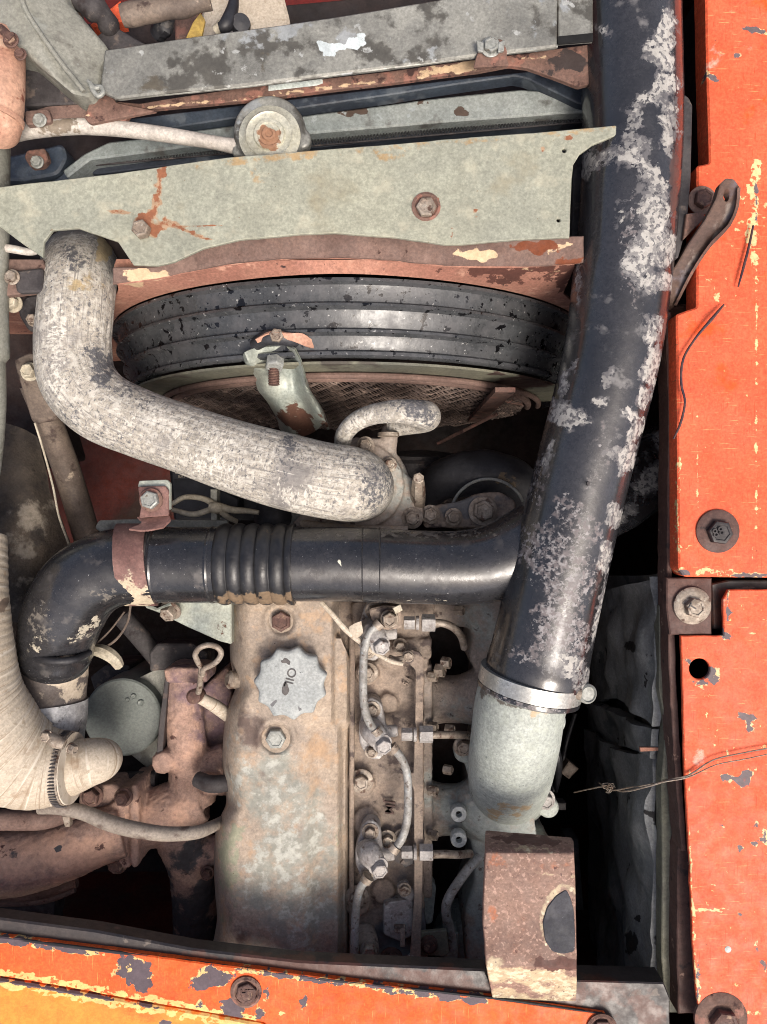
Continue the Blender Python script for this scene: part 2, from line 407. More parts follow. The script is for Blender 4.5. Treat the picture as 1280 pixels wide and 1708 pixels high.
mk('rust', (128, 100, 88), (102, 76, 66), 16, .85, bump=(130, .5), layers=[
    L((150, 106, 92), 50, .58, .05), L((72, 50, 46), 60, .62, .04), L((208, 180, 146), 36, .84, .05, ch=0, g=.6), L((60, 50, 48), 30, .82, .05, ch=1, g=.6), L((182, 110, 80), 30, .85, .05, ch=2, g=.6)])
mk('salmon_rust', (178, 128, 108), (154, 106, 90), 12, .85, bump=(110, .35), layers=[
    L((198, 150, 128), 40, .6, .06), L((96, 58, 48), 60, .67, .02, ch=1, g=.35), L((206, 176, 142), 30, .84, .05, ch=0, g=.6), L((62, 42, 40), 100, .69, .02)])
mk('brown_flange', (128, 104, 94), (108, 86, 78), 20, .85, bump=(120, .35), layers=[L((74, 52, 46), 60, .67, .03), L((212, 184, 150), 30, .82, .04, ch=0, g=.6), L((120, 64, 38), 24, .82, .05, ch=1, g=.6)])
mk('shroud_black', (66, 68, 70), (84, 86, 88), 9, .34, bump=(80, .2), layers=[
    L((84, 84, 86), 30, .58, .14, det=10), L((20, 20, 22), 75, .62, .02, det=3, rough=.15), L((170, 170, 168), 210, .7, .02, det=2), L((24, 26, 28), 110, .7, .01, det=2), L((215, 215, 215), 300, .78, .01)])
mk('dark_metal', (74, 70, 70), (52, 48, 50), 20, .75, bump=(90, .4), layers=[L((112, 100, 92), 50, .62, .05), L((44, 36, 36), 40, .62, .05)])
mk('cover_tan', (182, 164, 144), (164, 150, 136), 9, .78, bump=(150, .25), layers=[
    L((186, 160, 134), 50, .6, .06), L((152, 152, 142), 40, .78, .22, ch=0, g=.5), L((184, 184, 174), 70, .86, .12, ch=0, g=.42, h=.25, det=9),
    L((150, 150, 128), 26, .85, .08, ch=1, g=.6), L((186, 156, 126), 30, .84, .2, ch=2, g=.4), L((98, 76, 64), 190, .73, .02), L((108, 92, 84), 14, .66, .06)])
mk('head_iron', (164, 146, 130), (140, 126, 114), 18, .82, bump=(130, .45), layers=[
    L((156, 140, 126), 60, .6, .05), L((86, 74, 70), 34, .6, .05), L((106, 106, 108), 14, .82, .12, ch=0, g=.55), L((92, 72, 64), 200, .7, .02)])
mk('cast_alu', (182, 188, 180), (170, 176, 169), 16, .62, .1, bump=(240, .35), layers=[
    L((178, 184, 174), 90, .58, .06), L((118, 126, 124), 160, .68, .03), L((180, 160, 130), 40, .86, .08, ch=0, g=.55), L((110, 104, 96), 70, .85, .06, ch=1, g=.55), L((140, 124, 110), 20, .82, .12, ch=2, g=.55)])
mk('manifold_mix', (170, 154, 140), (154, 142, 132), 14, .75, bump=(200, .35), layers=[
    L((162, 146, 132), 70, .6, .06), L((164, 170, 164), 60, .8, .25, ch=0, g=.55), L((98, 84, 78), 60, .64, .04)])
mk('exhaust', (176, 144, 128), (154, 128, 116), 14, .85, bump=(170, .5), layers=[
    L((196, 158, 136), 24, .82, .2, ch=0, g=.5), L((122, 100, 106), 30, .8, .2, ch=1, g=.5), L((84, 56, 50), 50, .66, .03), L((170, 136, 120), 180, .66, .04), L((72, 70, 72), 20, .82, .1, ch=2, g=.55)])
mk('bolt', (170, 158, 144), (142, 128, 114), 60, .6, .3, bump=(200, .4), layers=[L((96, 74, 62), 90, .6, .05), L((186, 178, 164), 110, .64, .04)])
mk('zinc_bolt', (168, 170, 164), (146, 148, 142), 60, .5, .2, bump=(160, .2), layers=[L((110, 100, 86), 90, .66, .04)])
mk('rust_bolt', (112, 84, 74), (86, 62, 56), 50, .75, .1, bump=(200, .6), layers=[L((150, 124, 104), 90, .62, .05)])
mk('steel', (206, 206, 200), (184, 184, 178), 30, .36, .6, bump=(60, .05), layers=[L((120, 108, 96), 60, .7, .05)])
mk('pale_steel', (182, 186, 172), (160, 168, 160), 20, .45, .2, bump=(60, .08), layers=[L((104, 72, 58), 40, .84, .05, ch=0, g=.6, rough=.9), L((140, 120, 100), 60, .7, .04)])
mk('oil_cap', (170, 174, 172), (156, 161, 160), 22, .6, bump=(120, .15), grit=.5, layers=[L((188, 194, 198), 90, .66, .03), L((84, 84, 88), 120, .7, .02), L((104, 104, 106), 50, .84, .03, ch=0, g=.6)])
mk('dark_ink', (82, 80, 80), (96, 92, 90), 60, .7)
mk('rust_strap', (136, 102, 94), (110, 78, 72), 22, .7, bump=(120, .3), layers=[L((194, 180, 154), 50, .8, .06, ch=0, g=.55), L((80, 50, 48), 60, .64, .04), L((166, 140, 126), 120, .68, .03)])
mk('rust_bracket', (146, 118, 104), (130, 102, 90), 18, .8, bump=(140, .35), layers=[
    L((178, 146, 130), 220, .6, .06, det=4), L((176, 112, 82), 60, .88, .16, ch=2, g=.42), L((190, 172, 140), 60, .82, .16, ch=0, g=.5, rough=.6), L((214, 202, 172), 90, .93, .06, ch=0, g=.42), L((96, 66, 58), 30, .86, .04, ch=1, g=.6),
    L((96, 70, 66), 120, .66, .03)])
mk('slate_paint', (66, 66, 72), (56, 57, 63), 20, .8, bump=(60, .1), layers=[L((150, 150, 156), 200, .72, .02), L((60, 58, 66), 60, .64, .04)])
mk('cream_paint', (214, 200, 172), (190, 172, 146), 40, .7, bump=(90, .2))
mk('foam_dark', (140, 142, 142), (112, 115, 117), 10, .8, bump=(50, .8), layers=[L((98, 104, 106), 16, .6, .06, dist=.8), L((20, 20, 22), 22, .66, .02), L((130, 134, 132), 18, .86, .05, ch=0, g=.55), L((24, 22, 24), 16, .84, .04, ch=1, g=.6)])
mk('olive_sheet', (128, 126, 108), (106, 106, 94), 8, .7, bump=(60, .15), layers=[L((84, 78, 70), 20, .64, .05), L((70, 52, 46), 16, .84, .05, ch=0, g=.6)])
mk('brown_edge', (104, 76, 68), (82, 58, 52), 24, .75, bump=(130, .4), layers=[L((160, 132, 116), 60, .66, .03), L((52, 40, 38), 50, .64, .04)])
mk('dark_rail', (62, 54, 52), (44, 40, 42), 18, .5, bump=(90, .25), layers=[L((98, 78, 70), 30, .64, .05), L((110, 100, 92), 60, .84, .05, ch=0, g=.6), L((88, 56, 46), 18, .82, .1, ch=1, g=.55)])
mk('felt', (98, 86, 74), (70, 62, 54), 12, .95, bump=(160, .9), layers=[L((146, 136, 122), 20, .82, .1, ch=0, g=.5), L((50, 44, 40), 24, .6, .08)])
mk('grey_paint', (150, 150, 140), (126, 126, 116), 8, .6, bump=(50, .15), layers=[L((86, 80, 72), 20, .62, .06), L((152, 154, 146), 40, .62, .05)])
mk('canister', (128, 134, 128), (118, 124, 119), 14, .5, bump=(80, .15), grit=.35, layers=[L((156, 156, 150), 70, .85, .05, ch=0, g=.55), L((140, 144, 140), 160, .7, .03)])
mk('strut', (120, 106, 94), (92, 80, 72), 14, .7, bump=(60, .3), layers=[L((68, 54, 48), 30, .62, .04), L((176, 160, 140), 40, .68, .03)])
mk('pale_tube', (206, 200, 190), (188, 180, 170), 14, .55, bump=(60, .1), layers=[L((140, 128, 112), 40, .84, .06, ch=0, g=.55), L((140, 120, 100), 120, .72, .03)])
mk('copper_line', (172, 172, 168), (146, 142, 136), 60, .6, .1, bump=(160, .3), layers=[L((100, 84, 74), 130, .6, .05), L((176, 186, 190), 100, .66, .04)])
mk('white_ring', (206, 210, 204), (190, 194, 190), 60, .6)
mk('void', (8, 8, 9), (6, 6, 7), 10, .9)  # near-black colour standing for the shade inside openings
mk('cap_metal', (206, 204, 186), (190, 186, 164), 30, .4, .3, bump=(60, .1), layers=[L((162, 124, 98), 60, .84, .06, ch=0, g=.6, rough=.85), L((120, 100, 80), 120, .72, .03)])
mk('cable', (196, 188, 168), (170, 160, 140), 30, .7)
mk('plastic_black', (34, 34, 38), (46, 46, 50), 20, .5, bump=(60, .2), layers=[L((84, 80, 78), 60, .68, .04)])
mk('sticker', (206, 214, 208), (190, 200, 196), 60, .6)
mk('orange_line', (58, 40, 52), (84, 58, 56), 60, .6)
mk('wire', (150, 140, 128), (120, 100, 84), 100, .6, .3)
mk('arm_brown', (104, 84, 74), (78, 60, 54), 20, .5, bump=(60, .25), layers=[L((140, 128, 120), 30, .6, .06, st=(2, 1, 1)), L((110, 104, 112), 30, .84, .15, ch=0, g=.5), L((60, 46, 42), 40, .64, .05)])
mk('fitting_grey', (178, 174, 170), (156, 150, 146), 40, .6, bump=(180, .35), layers=[L((112, 98, 90), 90, .62, .05), L((200, 198, 194), 120, .64, .04)])
mk('tan_rust', (200, 158, 134), (178, 132, 110), 14, .7, bump=(80, .2), layers=[L((140, 84, 66), 50, .64, .04), L((214, 180, 156), 40, .62, .06)])
mk('sleeve_alloy', (190, 190, 190), (168, 168, 168), 18, .5, .3, bump=(200, .3), layers=[L((120, 118, 118), 90, .64, .04), L((130, 126, 122), 40, .84, .1, ch=1, g=.5), L((206, 206, 206), 60, .6, .05)])
mk('mesh_metal', (124, 106, 96), (92, 78, 72), 20, .75, bump=(120, .3), layers=[L((160, 138, 124), 60, .62, .05)])
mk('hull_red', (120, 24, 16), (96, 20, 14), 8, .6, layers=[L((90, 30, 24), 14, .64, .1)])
# ---------------------------------------------------------------- the bay itself (structure)
def zy(y0, z0, y1, z1): return lambda x, y: z0+(z1-z0)*(y-y0)/(y1-y0)
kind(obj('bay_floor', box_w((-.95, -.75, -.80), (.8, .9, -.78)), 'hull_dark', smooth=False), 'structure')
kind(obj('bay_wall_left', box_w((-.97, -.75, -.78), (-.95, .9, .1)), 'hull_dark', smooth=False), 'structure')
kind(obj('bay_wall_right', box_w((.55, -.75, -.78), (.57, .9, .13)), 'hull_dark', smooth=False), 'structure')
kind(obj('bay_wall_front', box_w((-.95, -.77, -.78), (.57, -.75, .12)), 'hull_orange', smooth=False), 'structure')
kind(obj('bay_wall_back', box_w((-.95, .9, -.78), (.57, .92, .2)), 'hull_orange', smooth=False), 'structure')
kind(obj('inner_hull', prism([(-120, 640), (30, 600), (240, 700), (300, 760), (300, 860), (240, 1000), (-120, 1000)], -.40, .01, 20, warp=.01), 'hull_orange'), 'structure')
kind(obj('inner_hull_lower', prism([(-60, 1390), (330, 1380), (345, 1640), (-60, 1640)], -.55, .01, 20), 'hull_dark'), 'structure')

# ---------------------------------------------------------------- right-hand deck
up = thing('orange_deck_panel', 'upper orange deck panel with a large dark washer, right of the black duct', 'panel', 1200, 500, .16)
obj('panel_sheet', prism([(1176, -70), (1180, 100), (1184, 272), (1163, 276), (1163, 512), (1129, 524), (1131, 700), (1132, 948), (1142, 962), (1900, 970), (1900, -400), (1174, -400)],
    .16, .03, 7, 3.0, warp=.002, jg=.4, rnd=4), 'orange', up, paint={0: [([(1260, 300), (1259, 370)], 3, .9), (1186, 128, 16, 6, 20, .8), (1262, 50, 22, 5, 10, .9), (1232, 92, 8, 5, 0, .7), (1252, 960, 40, 4, 0, .8), (1140, 955, 12, 5, 0, .8), (1150, 470, 8, 22, 0, .4)],
    1: [(1186, 108, 14, 8, 0, 1), (1200, 92, 20, 14, -20, .9), (1245, 76, 22, 10, 0, .9), (1230, 14, 30, 8, 0, .8), (1190, 60, 10, 20, 0, .7)],
    2: [([(1260, 268), (1258, 300), (1255, 380), (1258, 440)], 9, .9), ([(1236, 330), (1250, 345), (1280, 340)], 6, .7), ([(1230, 385), (1252, 392), (1275, 380)], 5, .7), ([(1262, 440), (1264, 560), (1262, 640)], 4, .7), ([(1263, 680), (1263, 780)], 3.5, .7), ([(1262, 820), (1255, 940)], 3.5, .7), ([(1164, 742), (1164, 850)], 2, .66), ([(1165, 744), (1190, 746)], 2, .66), ([(1136, 760), (1128, 850), (1134, 930)], 5, .7), ([(1130, 665), (1170, 700)], 2, .66), ([(1180, 470), (1212, 462)], 6, .7), ([(1190, 480), (1200, 500)], 6, .7), ([(1140, 952), (1270, 958)], 6, .62)]})
b = bolt(up, 1199, 888, .164, 21, 'dark_rail', 0, h=.008); obj('washer', lathe(P(1197, 886, .161), (0, 0, 1), [(S(36, .16), 0), (S(36, .16), .002), (S(33, .16), .003), (S(21, .16), .0034)], 40), 'brown_edge', b)
text_obj('88', 1199, 888, .1732, 20, 20, 'dark_metal', b, 'bolt_mark')
lp = thing('orange_deck_panel', 'lower orange deck panel at the right, with a round empty hole', 'panel', 1200, 1300, .15)
obj('panel_sheet', prism([(1216, 984), (1207, 1000), (1208, 1060), (1137, 1061), (1139, 1130), (1143, 1300), (1151, 1430), (1156, 1560), (1162, 1650), (1172, 1720), (1190, 2100), (1900, 2100), (1900, 980)],
    .152, .005, 7, 1.5, holes=[circ(1168, 1116, 17.5)], warp=.002, jg=.8), 'orange', lp, paint={
    0: [(1190, 1124, 12, 16, 0, .85), (1172, 1138, 14, 5, 0, .75), (1150, 1104, 6, 8, 0, .7), (1247, 1196, 16, 7, 10, .95), (1250, 1212, 7, 12, 0, .9), (1246, 1300, 12, 16, 20, .95), (1212, 1296, 13, 6, 10, .85), (1228, 1303, 8, 5, 0, .8), (1202, 1377, 6, 4, 0, .8), (1190, 1383, 5, 4, 0, .75), (1276, 1395, 7, 12, 0, .9), (1260, 1408, 6, 5, 0, .8), (1235, 1415, 6, 5, 0, .7), (1262, 1376, 6, 5, 0, .7), (1236, 1524, 6, 4, 30, .8), (1275, 1610, 5, 12, 0, .7), (1205, 1056, 16, 7, 30, .9), (1216, 1010, 4, 30, 0, .7), (1165, 1640, 5, 40, 0, .7), (1180, 1178, 5, 3, 0, .7), (1264, 1580, 6, 12, 0, .6)],
    1: [(1230, 1010, 50, 20, 0, .9), (1180, 1280, 30, 30, 0, .6), (1215, 1584, 7, 6, 0, 1)],
    2: [([(1234, 1053), (1275, 1057)], 2.5, .75), ([(1186, 1232), (1192, 1246)], 4, .8), ([(1158, 1517), (1216, 1518)], 2, .95), ([(1176, 1190), (1180, 1196)], 3, .7), ([(1198, 1210), (1204, 1214)], 3, .7), ([(1214, 1250), (1212, 1262)], 3, .8), ([(1262, 1276), (1266, 1286)], 3, .7), ([(1146, 1240), (1150, 1330)], 3, .7), ([(1151, 1380), (1155, 1500), (1160, 1620)], 2.5, .75), ([(1162, 1393), (1170, 1380)], 2.5, .7), ([(1188, 1475), (1196, 1480)], 2.5, .7), ([(1168, 1404), (1178, 1404)], 2.5, .7), ([(1218, 1450), (1210, 1466)], 2, .7), ([(1246, 1688), (1262, 1692)], 5, .75), (1172, 1142, 16, 5, 0, .8), (1206, 1165, 4, 3, 0, .8)]})
b = bolt(lp, 1205, 1702, .152, 24, 'rust_bolt', 0, h=.012)
obj('washer', lathe(P(1201, 1696, .148), (0, 0, 1), [(S(44, .15), 0), (S(44, .15), .004), (S(38, .15), .0065), (S(28, .15), .0075), (S(24, .15), .006)], 40), 'rust', b)
sh = obj('dent_spot', lathe(P(1215, 1584, .1522), (0, 0, 1), [(S(5.5, .15), 0), (S(4, .15), .0004), (0, .0005)], 14), 'sticker', lp)
# frame rail seen in the slot between the two panels
tag(obj('slot_rail', prism([(1187, 974), (1215, 968), (1900, 968), (1900, 992), (1214, 986), (1207, 1000), (1207, 1050), (1190, 1050)], .135, .02, 12, 2, rnd=3), 'dark_rail', paint={1: [(1200, 1000, 20, 60, 0, .6)], 0: [(1240, 982, 60, 5, 0, .5)]}),
    'dark grooved rail showing in the narrow slot between the two orange deck panels', 'rail')
cb = thing('corner_plate', 'small brown corner plate between the two orange deck panels with one big flanged bolt', 'plate', 1150, 1010, .15)
obj('plate', prism([(1113, 964), (1188, 964), (1188, 1059), (1118, 1059), (1112, 1010)], .148, .012, 6, 2, jg=.6, warp=.001), 'brown_edge', cb)
b = bolt(cb, 1157, 1013, .154, 17, 'bolt', 0, h=.009)
obj('washer', lathe(P(1154, 1010, .149), (0, 0, 1), [(S(31, .15), 0), (S(31, .15), .003), (S(26, .15), .005), (S(18, .15), .0055)], 40), 'bolt', b)
text_obj('T', 1157, 1013, .1634, 18, 60, 'dark_ink', b, 'bolt_mark')
# thin edge flange and strip down the opening
tag(obj('edge_flange', prism([(1110, 520), (1116, 700), (1113, 960), (1114, 1010), (1116, 1100), (1122, 1220), (1130, 1330), (1138, 1420), (1146, 1420), (1141, 1330), (1134, 1220), (1128, 1100), (1123, 1010), (1122, 960), (1124, 700), (1120, 520)], .135, .03, 8, 1.5, jg=1.2), 'brown_edge'),
    'rusty brown edge flange running down beside the black foam wall', 'flange')
tag(obj('edge_channel', prism([(1138, 1396), (1150, 1392), (1156, 1500), (1162, 1640), (1166, 1692), (1132, 1692), (1130, 1600), (1131, 1420)], .125, .03, 8, 2, jg=.8), 'brown_edge'),
    'rusty brown channel at the lower end of the opening beside the lower orange panel', 'channel')
tag(obj('gasket_sheet', prism([(1104, 1290), (1132, 1300), (1131, 1420), (1130, 1600), (1132, 1690), (1112, 1690), (1104, 1600), (1105, 1450)], .10, .02, 8, 1.5), 'olive_sheet'),
    'olive grey sheet strip between the black foam wall and the rusty channel', 'sheet')
tag(obj('gasket_sheet', prism([(1100, 1010), (1114, 1010), (1122, 1220), (1132, 1300), (1104, 1300), (1112, 1215), (1100, 1150)], .11, .02, 8, 1.5), 'olive_sheet'),
    'olive grey sheet strip at the upper part of the black foam wall', 'sheet')
# black foam insulation wall
lb = loft([[(985, 960, -.40), (1040, 960, -.18), (1080, 960, .0), (1112, 955, .085)], [(985, 1200, -.40), (1040, 1200, -.18), (1080, 1200, .0), (1114, 1200, .085)], [(985, 1450, -.40), (1040, 1450, -.18), (1080, 1450, .0), (1106, 1450, .075)], [(985, 1660, -.40), (1040, 1660, -.18), (1080, 1660, -.0), (1108, 1660, .075)]], .004, sub=30)
for v in lb.verts: v.co.x += .006*noise.fractal(v.co*12, 1, 2, 3)
kind(obj('wall_liner', lb, 'foam_dark', sharp=60), 'structure')
def foam(rows, paint, label):
    bm = loft(rows, .012, sub=44)
    for v in bm.verts:
        n_ = noise.fractal(v.co*13, 1, 2, 2); v.co.x += n_*.014+.0012*noise.fractal(v.co*50, 1, 2, 2)-.006; v.co.z += noise.noise(v.co*30)*.006
    return tag(obj('foam_wall', bm, 'foam_dark', paint=paint, sharp=60), label, 'insulation')
foam([[(1008, 1004, -.30), (1040, 985, -.12), (1075, 975, .02), (1110, 962, .10)], [(1006, 1100, -.3), (1035, 1100, -.12), (1075, 1100, .02), (1113, 1100, .10)],
      [(1000, 1180, -.3), (1035, 1165, -.12), (1075, 1185, .02), (1114, 1212, .10)]], {0: [(1055, 1020, 8, 40, 0, .6), (1085, 1150, 12, 40, 0, .4)], 1: [(1052, 1078, 10, 10, 0, .9), (1077, 1135, 3, 14, 0, .9)]},
     'upper piece of crumpled black foam insulation on the right side wall')
foam([[(985, 1160, -.32), (1030, 1180, -.14), (1070, 1200, .0), (1112, 1216, .09)], [(1000, 1210, -.3), (1050, 1215, -.12), (1075, 1235, 0), (1112, 1250, .09)],
      [(1015, 1222, -.3), (1055, 1240, -.12), (1075, 1247, -.01), (1112, 1249, .085)]], {0: [(1080, 1215, 12, 20, 0, .5)]},
     'middle folded piece of black foam insulation on the right side wall')
foam([[(990, 1215, -.35), (1035, 1240, -.16), (1070, 1256, -.01), (1116, 1256, .08)], [(1000, 1330, -.33), (1040, 1330, -.15), (1075, 1330, 0), (1108, 1330, .08)],
      [(1020, 1450, -.32), (1045, 1450, -.15), (1075, 1450, 0), (1106, 1450, .08)], [(1000, 1560, -.3), (1050, 1560, -.15), (1075, 1560, 0), (1104, 1560, .08)],
      [(1010, 1660, -.3), (1040, 1660, -.15), (1075, 1655, 0), (1106, 1650, .08)]],
     {0: [(1096, 1380, 6, 34, 0, .8), (1060, 1420, 20, 10, 20, .5), (1070, 1590, 25, 20, 0, .5), (1062, 1345, 10, 30, 0, .4)], 1: [(1086, 1360, 10, 30, 0, 1), (1054, 1572, 12, 22, 0, 1), (1065, 1530, 7, 7, 0, .8)]},
     'long lower piece of torn black foam insulation on the right side wall')
tag(obj('pink_strip', prism([(1068, 1247), (1112, 1247), (1112, 1252), (1069, 1254)], .092, .004, 0, .6), 'salmon_rust'), 'short pinkish metal edge under the folded foam on the right wall', 'strip')
tag(obj('wall_post', prism([(946, 1400), (965, 1400), (985, 1660), (950, 1660)], -.4, .05, 0, 2), 'foam_dark'), 'dark upright rib deep in the gap right of the rusty bracket', 'rib')

# flat brown bracket arm with slotted end, lying over the duct side
ba = thing('latch_arm', 'grimy brown latch arm with an oval slot, right of the big black duct', 'bracket', 1170, 400, .2)
obj('arm', prism([(1212, 296), (1226, 298), (1236, 312), (1232, 345), (1218, 376), (1190, 404), (1158, 450), (1128, 508), (1112, 524), (1108, 470), (1130, 440), (1150, 405), (1178, 365), (1196, 330), (1203, 305)], zy(300, .235, 520, .12), .012, 7, 2, holes=[circ(1213, 326, 5, 16, 9)], rnd=4), 'arm_brown', ba, paint={0: [(1222, 330, 12, 40, 10, .8), (1140, 470, 20, 40, 30, .6)]})
obj('arm_edge', loft([[(1236, 312, .233), (1233, 345, .22), (1219, 377, .205), (1191, 405, .19), (1159, 452, .165), (1129, 510, .13)], [(1229, 330, .205), (1222, 362, .19), (1208, 390, .17), (1184, 415, .15), (1152, 462, .125), (1126, 512, .1)]], .003, sub=14), 'rust', ba)
obj('arm_post', prism([(1136, 152), (1150, 162), (1156, 175), (1153, 300), (1146, 380), (1132, 430), (1126, 430), (1134, 300)], .17, .03, 8, 2, rnd=3), 'dark_metal', ba)
obj('arm_web', prism([(1146, 356), (1172, 352), (1178, 362), (1140, 400)], .175, .01, 6, 1.5), 'rust', ba)
bolt(ba, 1172, 334, .165, 16, 'rust_bolt', 1.5, wmat='brown_flange')
# purple strands of cable sheath lying on the orange panel
tag(obj('wire_scrap', tube([(1257, 376, .166, 1.8), (1250, 410, .166, 2.2), (1241, 445, .166, 2.4), (1232, 478, .166, 1.4)], 24, 8), 'orange_line'), 'short straight purple wire scrap near the top right corner on the orange panel', 'wire')
tag(obj('wire_scrap', tube([(1208, 508, .166, 1.6), (1186, 534, .168, 2.8), (1160, 565, .166, 2), (1140, 600, .167, 2.2), (1137, 640, .166, 2.2), (1143, 670, .166, 2), (1136, 705, .166, 2.2), (1124, 732, .166, 1.4)], 50, 8), 'orange_line'), 'long curved purple wire scrap along the left edge of the upper orange panel', 'wire')
wt = thing('tie_wire', 'thin twisted steel tie wire trailing from the dark gap across the lower orange panel', 'wire', 1100, 1300, .15)
obj('strand', tube([(958, 1322, .0, 1.1), (985, 1316, .04, 1.1), (1010, 1312, .08, 1.4), (1040, 1320, .12, 1.6), (1080, 1312, .15, 1.6), (1120, 1300, .157, 1.6), (1150, 1293, .157, 1.4), (1190, 1268, .157, 1.1), (1240, 1256, .157, 1.1), (1300, 1245, .157, 1.1)], 80, 6), 'wire', wt)
obj('strand', tube([(1000, 1306, .07, 1.2), (1020, 1318, .1, 1.4), (1050, 1314, .13, 1.4), (1110, 1304, .157, 1.3), (1150, 1296, .1575, 1.2), (1195, 1276, .1575, 1.0), (1245, 1266, .1575, 1.0), (1300, 1254, .1575, 1.0)], 80, 6), 'wire', wt)
pts = [(1004+24*random.random(), 1306+16*random.random(), .09+.02*random.random(), .8) for i in range(22)]
obj('tangle', tube(pts, 150, 5), 'wire', wt)
# ---------------------------------------------------------------- bottom orange beam
fb = thing('front_beam', 'orange cross beam along the bottom with slate paint chips, yellowed lower edge and dark inner lip', 'beam', 500, 1650, .15)
obj('beam_top', prism([(-120, 1552), (0, 1563), (200, 1588), (400, 1614), (600, 1640), (810, 1664), (1010, 1692), (1022, 1712), (1030, 2050), (900, 2050), (440, 1706), (200, 1664), (0, 1629), (-120, 1612)], .15, .03, 7, 2, jg=.5, warp=.0015), 'orange_front', fb,
    paint={0: [(228, 1624, 34, 26, 20, .9), (236, 1645, 14, 14, 0, .8), (352, 1630, 38, 18, -10, .85), (340, 1640, 18, 12, 0, .7), (382, 1690, 22, 22, 0, .95), (400, 1708, 20, 8, 0, .7), (333, 1676, 6, 9, 0, .7), (432, 1692, 8, 10, 0, .8), (508, 1674, 6, 14, 10, .72), (470, 1690, 4, 4, 0, .6), ([(-100, 1558), (0, 1568), (60, 1573)], 7, .75), ([(60, 1578), (170, 1592)], 5, .7), ([(400, 1617), (500, 1632), (640, 1648)], 5, .66), ([(640, 1650), (810, 1670)], 7, .7), (445, 1660, 6, 14, 0, .6)],
           1: [(0, 1600, 120, 30, 0, .2)], 2: [([(-100, 1606), (0, 1622), (200, 1658), (420, 1700)], 7, .85)]})
obj('beam_face', prism([(-120, 1616), (0, 1633), (200, 1668), (440, 1710), (910, 2050), (-300, 2050), (-300, 1600)], .138, .03, 7, 3, jg=.6, warp=.0015), 'orange_front', fb,
    paint={1: [(150, 1700, 400, 60, 10, 1)], 2: [([(-100, 1622), (0, 1638), (200, 1674), (430, 1712)], 9, .85)], 0: [([(0, 1634), (90, 1650), (190, 1668)], 4, .8), (250, 1678, 30, 4, 10, .8), (275, 1705, 12, 4, 0, .7)]})
obj('inner_lip', prism([(-120, 1516), (0, 1532), (160, 1553), (320, 1583), (500, 1604), (810, 1618), (830, 1664), (600, 1642), (400, 1616), (200, 1590), (0, 1565), (-120, 1554)], .142, .02, 9, 3, rnd=0), 'dark_rail', fb,
    paint={0: [(220, 1568, 60, 7, 10, .5), (765, 1640, 40, 8, 5, .6), (860, 1650, 10, 8, 0, .3)], 1: [(600, 1630, 300, 30, 5, .8)]})
obj('edge_bead', tube([(-120, 1551, .148, 3), (0, 1564, .148, 3), (200, 1589, .148, 3), (400, 1615, .148, 3), (600, 1641, .148, 3), (810, 1664, .148, 3), (1005, 1692, .148, 3)], 40, 8), 'plastic_black', fb)
obj('end_plate', prism([(830, 1619), (962, 1636), (1108, 1640), (1118, 1665), (1120, 2050), (1034, 2050), (1028, 1715), (1010, 1694), (830, 1666)], .144, .03, 8, 2, jg=.6), 'dark_rail', fb,
    paint={0: [(1075, 1660, 28, 12, 0, .5), (1040, 1645, 40, 5, 0, .4)], 1: [(1000, 1650, 90, 30, 0, .9), (1080, 1690, 30, 30, 0, .9)]})
for bx, by, tx in ((411, 1654, 'HT'), (1004, 1716, '')):
    b = obj('socket', lathe(P(bx, by, .1505), (0, 0, 1), [(S(26, .15), 0), (S(26, .15), .002), (S(22, .15), .003), (S(19, .15), .002), (S(19, .15), -.0005)], 36), 'rust', fb)
    ob = bolt(b, bx+1, by+2, .151, 18, 'rust_bolt', 0, h=.004)
    if tx: text_obj(tx, bx+1, by+4, .1552, 17, 0, 'rust_bolt', ob, 'bolt_mark')

# ---------------------------------------------------------------- rusty bent bracket over the beam
rb = thing('bent_bracket', 'wide rusty bent bracket over the front beam, with a dark slate patch', 'bracket', 885, 1540, .18)
def brz(x, y):
    if y < 1425: return .19-.05*((1425-y)/33)**1.5
    if y < 1612: return .19
    return .19-.055*(y-1612)/70
bmb = prism([(812, 1391), (870, 1395), (957, 1402), (960, 1470), (962, 1560), (963, 1640), (961, 1690), (880, 1680), (823, 1671), (812, 1615), (806, 1540), (809, 1460)], brz, .008, 4, 1.5, rnd=3, jg=.5, warp=.003)
obj('bent_plate', bmb, 'rust_bracket', rb, sharp=60, paint={0: [([(818, 1624), (900, 1632), (960, 1650)], 20, .95), ([(830, 1662), (950, 1680)], 14, .8), (896, 1418, 40, 7, 5, .75), ([(905, 1530), (915, 1500), (940, 1478), (958, 1488)], 5, .8), ([(903, 1540), (912, 1575), (940, 1594)], 4, .8), (948, 1480, 14, 5, 0, .7), (930, 1460, 40, 3, 5, .5)],
     1: [(930, 1608, 50, 12, 0, .9), (885, 1400, 80, 9, 5, .85)], 2: [(835, 1435, 28, 14, 0, .8), (820, 1525, 10, 18, 0, .8), (920, 1440, 40, 12, 0, .5), (870, 1570, 40, 60, 0, .3)]})  # the dark along the top bend is its shade, painted in
obj('slate_patch', prism([(906, 1540), (913, 1515), (928, 1495), (945, 1484), (953, 1500), (958, 1520), (960, 1560), (959, 1588), (940, 1592), (922, 1588), (910, 1570)], .1915, .002, 6, 1, rnd=5, warp=.003), 'slate_paint', rb)
